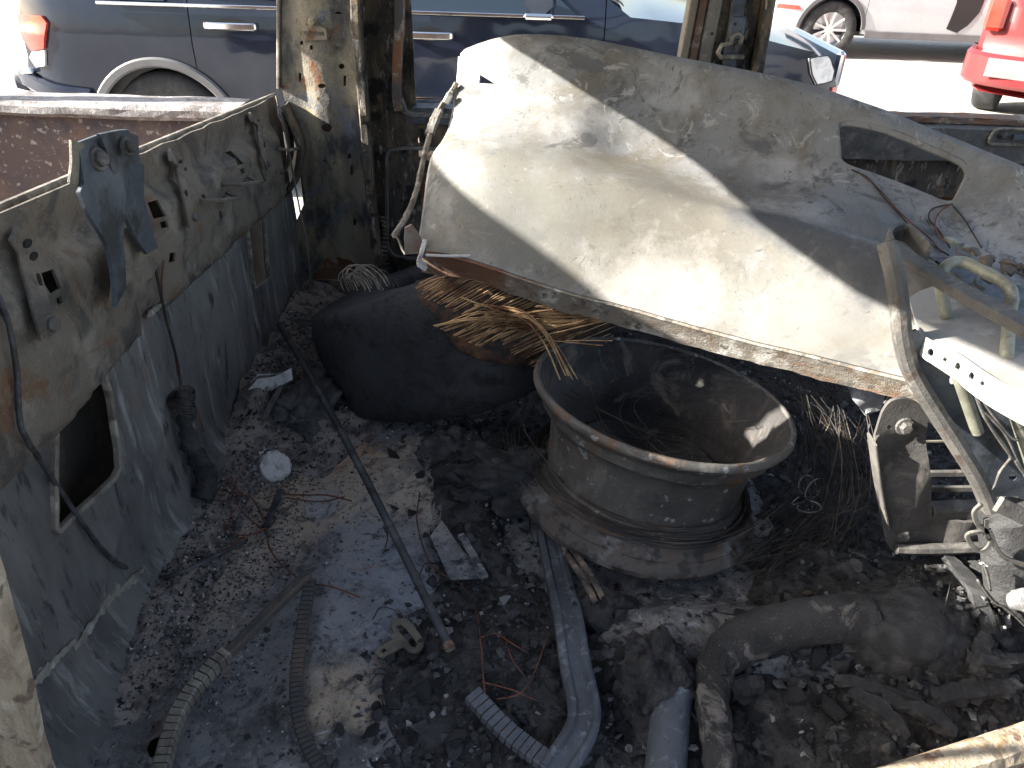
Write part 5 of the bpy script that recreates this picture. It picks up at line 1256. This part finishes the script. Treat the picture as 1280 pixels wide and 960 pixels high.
# wiring that hangs at the side, caught by the sun
for pts in (((1214, 478), (1226, 496), (1236, 512), (1262, 545), (1272, 550)), ((1226, 512), (1240, 524), (1258, 545), (1274, 580), (1290, 612)), ((1222, 500), (1236, 530), (1262, 568), (1290, 600)), ((1264, 572), (1250, 590), (1244, 606), (1236, 616), (1238, 622), (1242, 620)), ((1268, 575), (1280, 592), (1300, 610)), ((1212, 470), (1230, 520), (1258, 560), (1264, 574))):
    mesh_obj('harness_wire', *sweep(catmull([at(a, b, Y=.865) for a, b in pts], 6), circ(.0022, 6)), M['frame'], SF, smooth=True)
# drive unit at the foot: dark barrel, straps and clips
bp = [at(1256, 640, Y=.855), at(1262, 690, Y=.845), at(1268, 765, Y=.84)]
mesh_obj('drive_barrel', *sweep(catmull(bp, 5), circ(.038, 20)), M['char'], SF, smooth='auto')
mesh_obj('support_bar', *sweep(catmull([at(1248, 630, Y=.82), at(1300, 655, Y=.82), at(1340, 670, Y=.82)], 4), rect(.022, .008), up=(0, -1, .4)), M['frame'], SF)
for pts in (((1227, 630), (1218, 640), (1222, 655), (1232, 662), (1236, 674)), ((1233, 648), (1232, 662), (1234, 672), (1240, 674)), ((1230, 664), (1212, 667), (1210, 674), (1222, 688), (1234, 684), (1240, 674)), ((1236, 662), (1246, 686), (1258, 698), (1280, 706))):
    mesh_obj('retainer_clip', *sweep(catmull([at(a, b, Y=.80) for a, b in pts], 6), rect(.0065, .0045), up=(0, -1, 0)), M['frame'], SF)
for pts in (((1222, 725), (1236, 745), (1246, 755), (1260, 762), (1284, 785)), ((1230, 705), (1235, 720), (1238, 738))):
    mesh_obj('harness_wire', *sweep(catmull([at(a, b, Y=.80) for a, b in pts], 6), circ(.002, 6)), M['frame'], SF, smooth=True)
for a, b in ((1230, 706), (1272, 752), (1277, 762), (1228, 704)):
    c = at(a, b, Y=.80); v, f = shards[a % 32]
    mesh_obj('ash_flake', [Vector(z) + c for z in v * .006], f, M['ash'], SF)

# ------------------------------------------------------------------ vehicles
def clipx(poly, x0, x1):
    def half(P, xx, keep_gt):
        out = []
        for i in range(len(P)):
            a, b = P[i - 1], P[i]
            ia = a[0] >= xx if keep_gt else a[0] <= xx; ib = b[0] >= xx if keep_gt else b[0] <= xx
            if ia != ib:
                t = (xx - a[0]) / (b[0] - a[0]); out.append((xx, a[1] + (b[1] - a[1]) * t))
            if ib: out.append(b)
        return out
    return half(half(poly, x0, True), x1, False)

def pane(poly, fn, R=9, K=14):
    zs_ = [p[1] for p in poly]; z0, z1 = min(zs_) + 1e-4, max(zs_) - 1e-4; V, F = [], []
    for i in range(R):
        z = z0 + (z1 - z0) * i / (R - 1); xs = []
        for a, b in zip(poly, poly[1:] + poly[:1]):
            if (a[1] - z) * (b[1] - z) < 0: xs.append(a[0] + (b[0] - a[0]) * (z - a[1]) / (b[1] - a[1]))
        lo, hi = min(xs), max(xs)
        for k in range(K): V.append(Vector(fn(lo + (hi - lo) * k / (K - 1), z)))
    for i in range(R - 1):
        for k in range(K - 1): F.append((i * K + k, i * K + k + 1, (i + 1) * K + k + 1, (i + 1) * K + k))
    return V, F

def make_car(name, label, cat, origin, yaw, prof, W, wheels, wr, seams, paint, windows, zs=(.32, 1.12), arch=.06, end=.45, endin=.22, roof_in=.26, ground_z0=0.0):
    """prof: top line (x, z) from the rear foot to the front foot; wheels: x of the axles"""
    t = thing(name, origin, label, cat)
    Rz = Matrix.Rotation(yaw, 3, 'Z'); O = Vector(origin); L = max(p[0] for p in prof); xm = L / 2
    def inset(x, z):
        y = 0.0
        if z > zs[1]: y += roof_in * min(1, (z - zs[1]) / .62) ** 1.15
        y += .055 * max(0, (.62 - z) / .35) ** 1.4 + .02 * max(0, (min(z, zs[1]) - .80) / .3) ** 2
        y -= .008 * math.exp(-((z - .93) / .03) ** 2)
        e = max(0, abs(x - xm) - (xm - end)) / end
        return y + endin * e ** 2.2
    def T(x, y, z): return O + Rz @ Vector((x, y, z))
    def near(x, z, off=0): return T(x, inset(x, z) - off, z)
    def far(x, z, off=0): return T(x, W - inset(x, z) + off, z)
    dp = densify(prof, .12, closed=False)
    side = list(dp)
    foot = []
    xr, xf = prof[-1][0], prof[0][0]
    for wx in sorted(wheels, reverse=True):
        ra = wr + arch
        a0 = math.asin(max(-1, min(1, (zs[0] - wr) / ra)))
        for k in range(17):
            a = a0 + (math.pi - 2 * a0) * k / 16
            foot.append((wx + ra * math.cos(a), wr + ra * math.sin(a)))
    side = dp + foot
    sx = [-1] + list(seams) + [L + 1]
    for i in range(len(sx) - 1):
        pl = clipx(side, sx[i] + .003, sx[i + 1] - .003)
        if len(pl) < 3: continue
        nm = 'quarter_panel' if i == 0 else 'fender' if i == len(sx) - 2 else 'door'
        ob = mesh_obj(nm, *sheet(pl, [], .09, lambda x, z: near(x, z), .004), paint, t, smooth='auto')
    mesh_obj('side_panel', *sheet(side, [], .12, lambda x, z: far(x, z), -.004), paint, t, smooth='auto')
    mesh_obj('inner_liner', *sheet([(p[0] * .97 + .03 * xm, p[1] * .97) for p in side], [], .3, lambda x, z: near(x, z, -.05), .004), M['black'], t)
    # shell across the width
    V, F = [], []; K = 15
    for (x, z) in dp:
        a, b = inset(x, z), W - inset(x, z)
        for k in range(K):
            u = k / (K - 1); cr = 4 * u * (1 - u)
            e = 1 if z < 1.0 and (x < .5 or x > L - .5) else 0
            V.append(T(x + (-.10 if x < .5 else .12) * cr * e, a + (b - a) * u, z + .035 * cr * (1 - e)))
    for i in range(len(dp) - 1):
        for k in range(K - 1): F.append((i * K + k, i * K + k + 1, (i + 1) * K + k + 1, (i + 1) * K + k))
    mesh_obj('body_shell', V, F, paint, t, smooth='auto')
    mesh_obj('underbody', *sheet([(.25, .12), (L - .25, .12), (L - .25, W - .12), (.25, W - .12)], [], .4, lambda x, y: T(x, y, zs[0] + .02), .05), M['black'], t)
    for (w, m) in windows:
        mesh_obj('window', *pane(w, lambda x, z: near(x, z, .022)), m, t, smooth=True)
        mesh_obj('window', *pane(w, lambda x, z: far(x, z, .022)), m, t, smooth=True)
    for wx in wheels:
        for sgn in (0, 1):
            c = T(wx, .03 if sgn == 0 else W - .03, wr); ax = Rz @ Vector((0, -1 if sgn == 0 else 1, 0))
            wh = mesh_obj('wheel', *lathe([(wr * .60, -.005), (wr * .64, .004), (wr * .80, .010), (wr * .93, -.002), (wr * .99, -.03), (wr, -.06), (wr, -.17), (wr * .97, -.20), (wr * .6, -.21)], c, ax, 40), M['rubber'], t, smooth='auto')
            mesh_obj('rim', *lathe([(wr * .64, .002), (wr * .62, -.012), (wr * .58, -.05), (wr * .56, -.12), (.001, -.12)], c, ax, 40), M['alloy'], wh, smooth='auto')
            fa, fb, fn_ = frame_of(ax)
            for k in range(9):
                a = 2 * math.pi * k / 9; d = fa * math.cos(a) + fb * math.sin(a)
                mesh_obj('spoke', *sweep([c + d * wr * .10 + fn_ * -.020, c + d * wr * .35 + fn_ * -.016, c + d * wr * .61 + fn_ * -.008], rect(wr * .085, .02, .004), up=fn_), M['alloy'], wh)
            mesh_obj('hub', *disc(c + fn_ * -.03, ax, wr * .17, .022, 16), M['alloy'], wh)
    return t, near, T

# dark navy SUV, parallel to the truck
X0 = -3.06; YS0 = 4.75
pr = [(.30, .34), (.10, .40), (.0, .55), (.02, .68), (.10, .72), (.14, .80), (.16, 1.02), (.20, 1.12), (.42, 1.58), (.62, 1.72), (1.2, 1.76), (2.2, 1.75), (2.75, 1.68), (3.05, 1.52), (3.66, 1.12), (3.95, 1.10), (4.40, 1.035), (4.72, .97), (4.88, .88), (4.97, .74), (5.0, .60), (4.98, .45), (4.85, .34)]
belt = 1.11
win = [([(.70, belt + .02), (1.05, belt + .02), (1.15, 1.60), (.82, 1.58)], M['glass']), ([(1.18, belt + .011), (2.30, belt + .01), (2.28, 1.62), (1.28, 1.62)], M['glass']), ([(2.42, belt + .01), (3.36, belt + .01), (2.98, 1.42), (2.62, 1.60), (2.42, 1.62)], M['glass'])]
suv, near, T = make_car('dark_suv', 'dark navy SUV with chrome door handles parked behind the burnt truck', 'car', (X0, YS0, 0), 0.0, pr, 1.92, (.94, 4.02), .375, (1.17, 2.36, 3.52), M['navy'], win, zs=(.34, belt), arch=.045)
def s_(px, py):
    p = at(px, py, Y=YS0); return (p.x - X0, p.z)
for wx in (.94, 4.02):
    arc = [near(wx + .435 * math.cos(a), .375 + .435 * math.sin(a), .008) for a in np.linspace(.05, math.pi - .05, 28)]
    mesh_obj('wheel_arch_trim', *sweep(arc, rect(.055, .03, .01), up=(0, -1, 0)), M['clad'], suv, smooth='auto')
    mesh_obj('wheel_housing', *lathe([(.41, -.02), (.41, -.35), (.05, -.36)], (X0 + wx, YS0 + .06, .375), (0, -1, 0), 32), M['black'], suv)
for x0, x1, z in ((1.26, 1.55, 1.015), (2.40, 2.66, 1.0)):
    P = [near(x0, z, .006), near(x0 + .03, z, .035), near(x1 - .03, z, .035), near(x1, z, .006)]
    mesh_obj('door_handle', *sweep(catmull(P, 5), rect(.018, .038, .006), up=(0, 0, 1)), M['chrome'], suv, smooth='auto')
    mesh_obj('handle_cup', *sheet(ell((x0 + x1) / 2, z + .004, .085, .036, 16), [], .03, lambda x, zz: near(x, zz, .003), .002), M['black'], suv)
bs_ = [near(x, belt + .006, .034) for x in np.linspace(.68, 3.40, 30)]
mesh_obj('belt_moulding', *sweep(bs_, rect(.018, .030, .003), up=(0, -1, 0)), M['chrome'], suv)
tl = [s_(*p) for p in ((2, 20), (46, 18), (53, 26), (46, 46), (38, 68), (16, 70), (8, 50))]
tl = [(max(.165, x), z) for x, z in tl]
mesh_obj('tail_light', *sheet([(.16, 1.03), (.335, 1.035), (.36, 1.00), (.30, .86), (.20, .84), (.155, .90)], [], .03, lambda x, z: near(x, z, .018), .02), M['lampred'], suv, smooth='auto')
mesh_obj('tail_light', *sheet([(.20, .835), (.30, .852), (.27, .765), (.20, .75), (.165, .80)], [], .03, lambda x, z: near(x, z, .015), .018), M['lampclear'], suv, smooth='auto')
bc = [near(.0, .60, .02), near(.02, .655, .02), near(.12, .66, .02), near(.30, .62, .02), near(.52, .60, .015)]
mesh_obj('rear_bumper', *sweep(catmull(bc, 6), rect(.10, .05, .02), up=(0, -1, 0)), M['navy'], suv, smooth='auto')
mesh_obj('bumper_step', *sweep(catmull([near(.02, .67, .03), near(.10, .715, .03), near(.16, .73, .03)], 5), rect(.03, .03, .01), up=(0, -1, 0)), M['chrome'], suv, smooth='auto')
mp = [near(3.20, 1.17, .03), near(3.16, 1.19, .12), near(3.14, 1.20, .22)]
mesh_obj('door_mirror', *sweep(catmull(mp, 6), rect(.15, .13, .05), up=(0, 0, 1), scale=lambda t: .35 + .65 * min(1, t * 2.5)), M['navy'], suv, smooth='auto')
mesh_obj('mirror_underside', *box(near(3.14, 1.135, .17), (.16, .13, .03), None, .012), M['chrome'], suv)
hl = [(4.70, .94), (4.82, .95), (4.90, .86), (4.90, .80), (4.79, .79), (4.74, .85)]
mesh_obj('headlight', *sheet(hl, [], .03, lambda x, z: near(x, z, .014), .02), M['lampclear'], suv, smooth='auto')
mesh_obj('headlight_bezel', *sweep([near(a, b, .014) for a, b in hl + hl[:1]], rect(.008, .008), up=(0, -1, 0), caps=False), M['black'], suv)
mesh_obj('side_marker', *sheet([(4.92, .76), (4.965, .76), (4.965, .68), (4.93, .68)], [], .03, lambda x, z: near(x, z, .012), .012), M['lampred'], suv)
mesh_obj('sill_cladding', *sweep([near(x, .38, .01) for x in np.linspace(1.40, 3.56, 14)], rect(.10, .03, .01), up=(0, -1, 0)), M['clad'], suv)
mesh_obj('grille', *box(T(5.06, .96, .80), (.06, 1.0, .22), None, .02), M['chrome'], suv)
mesh_obj('windscreen', *sheet([(0, 0), (1, 0), (1, 1), (0, 1)], [], .12, lambda u, w: T(3.07 + .56 * w, .30 - .16 * w + (1.92 - .60 + .32 * w) * u, 1.56 - .40 * w + .03 * 4 * u * (1 - u)), .004), M['glass'], suv, smooth=True)

# silver white crossover beyond it
ws = at(1035, 36, Z=.34)
pr2 = [(.28, .30), (.06, .42), (.0, .62), (.06, .80), (.10, 1.0), (.30, 1.45), (.55, 1.60), (1.3, 1.66), (2.3, 1.62), (2.65, 1.52), (3.35, 1.06), (4.1, .93), (4.35, .82), (4.46, .62), (4.44, .42), (4.3, .30)]
win2 = [([(.55, 1.05), (1.65, 1.02), (1.65, 1.46), (.75, 1.45)], M['glass']), ([(1.75, 1.02), (3.05, 1.02), (2.5, 1.44), (1.75, 1.47)], M['glass'])]
wc_, near2, T2 = make_car('silver_crossover', 'silver white car with alloy wheels parked across the sunny yard', 'car', (ws.x - .86, ws.y - .03, 0), R_(-4), pr2, 1.8, (.86, 3.55), .335, (1.25, 2.42), M['silver'], win2, zs=(.30, 1.0), arch=.05)
mesh_obj('rear_reflector', *sheet([(.16, .56), (.46, .555), (.42, .60), (.18, .61)], [], .05, lambda x, z: near2(x, z, .008), .006), M['lampred'], wc_)
for wx in (.86, 3.55):
    mesh_obj('wheel_arch_trim', *sweep([near2(wx + .40 * math.cos(a), .335 + .40 * math.sin(a), .006) for a in np.linspace(.05, math.pi - .05, 24)], rect(.05, .02), up=(0, -1, 0)), M['clad'], wc_)
mesh_obj('door_gap', *sheet([(2.26, .40), (2.40, .36), (2.50, .45), (2.58, .60), (2.60, .80), (2.50, 1.0), (2.20, 1.0), (2.28, .7)], [], .06, lambda x, z: near2(x, z, .006), .004), M['black'], wc_)
mesh_obj('sill_cladding', *sweep([near2(x, .30, .01) for x in np.linspace(1.3, 3.12, 12)], rect(.08, .03), up=(0, -1, 0)), M['clad'], wc_)

# red car, tail towards the camera
rc = at(1200, 80, Z=.50)
pr3 = [(0, .30), (.10, .32), (.0, .40), (.0, .55), (.05, .66), (.06, .78), (.05, .98), (.12, 1.10), (.40, 1.60), (.62, 1.70), (1.5, 1.72), (2.4, 1.66), (2.9, 1.50), (3.4, 1.08), (4.2, 1.0), (4.5, .80), (4.5, .45), (4.4, .3)]
rcar, near3, T3 = make_car('red_car', 'faded red car with its tail towards the burnt truck', 'car', (rc.x + 1.45, rc.y - 1.10, 0), R_(52), pr3, 1.78, (.86, 3.5), .34, (1.3, 2.45), M['red'], [([(.62, 1.12), (1.5, 1.10), (1.5, 1.52), (.75, 1.52)], M['glass']), ([(1.6, 1.1), (2.9, 1.1), (2.5, 1.5), (1.6, 1.54)], M['glass'])], zs=(.30, 1.05), arch=.05, end=.3, endin=.12)
def rear3(u, z, off=0.0): return T3(-.12 - off, u, z)
bpth = catmull([T3(.35, 1.80, .50), T3(.02, 1.74, .50), T3(-.14, 1.45, .50), T3(-.17, .89, .50), T3(-.14, .33, .50), T3(.02, .04, .50), T3(.35, -.02, .50)], 6)
mesh_obj('rear_bumper', *sweep(bpth, rect(.09, .26, .03), up=(0, 0, 1)), M['red'], rcar, smooth='auto')
mesh_obj('number_plate', *box(T3(-.205, 1.42, .53), (.012, .32, .15), Matrix.Rotation(R_(52), 3, 'Z'), .004), M['number'], rcar)
mesh_obj('tail_light', *box(T3(.0, 1.66, .92), (.10, .16, .26), Matrix.Rotation(R_(52), 3, 'Z'), .03), M['lampred'], rcar)
mesh_obj('tail_light', *box(T3(.0, .12, .92), (.10, .16, .26), Matrix.Rotation(R_(52), 3, 'Z'), .03), M['lampred'], rcar)

# unseen car added behind the camera to block ground bounce onto the panel
M['graphite'] = mat('graphite paint', (.030, .031, .034), [((.045, .045, .047), 'noise', 2.5, .45, .7)], rough=.2, metal=.3, bump=.02, bscale=200, bdist=.0006, rough_var=.05, coat=.8)
gcar, near4, T4 = make_car('bounce_blocker_car', 'unseen dark graphite car added on the near side to block bounce light', 'car', (-2.4, -3.9, 0), 0.0, pr, 1.86, (.94, 4.02), .36, (1.17, 2.36, 3.52), M['graphite'], win, zs=(.34, belt), arch=.045)
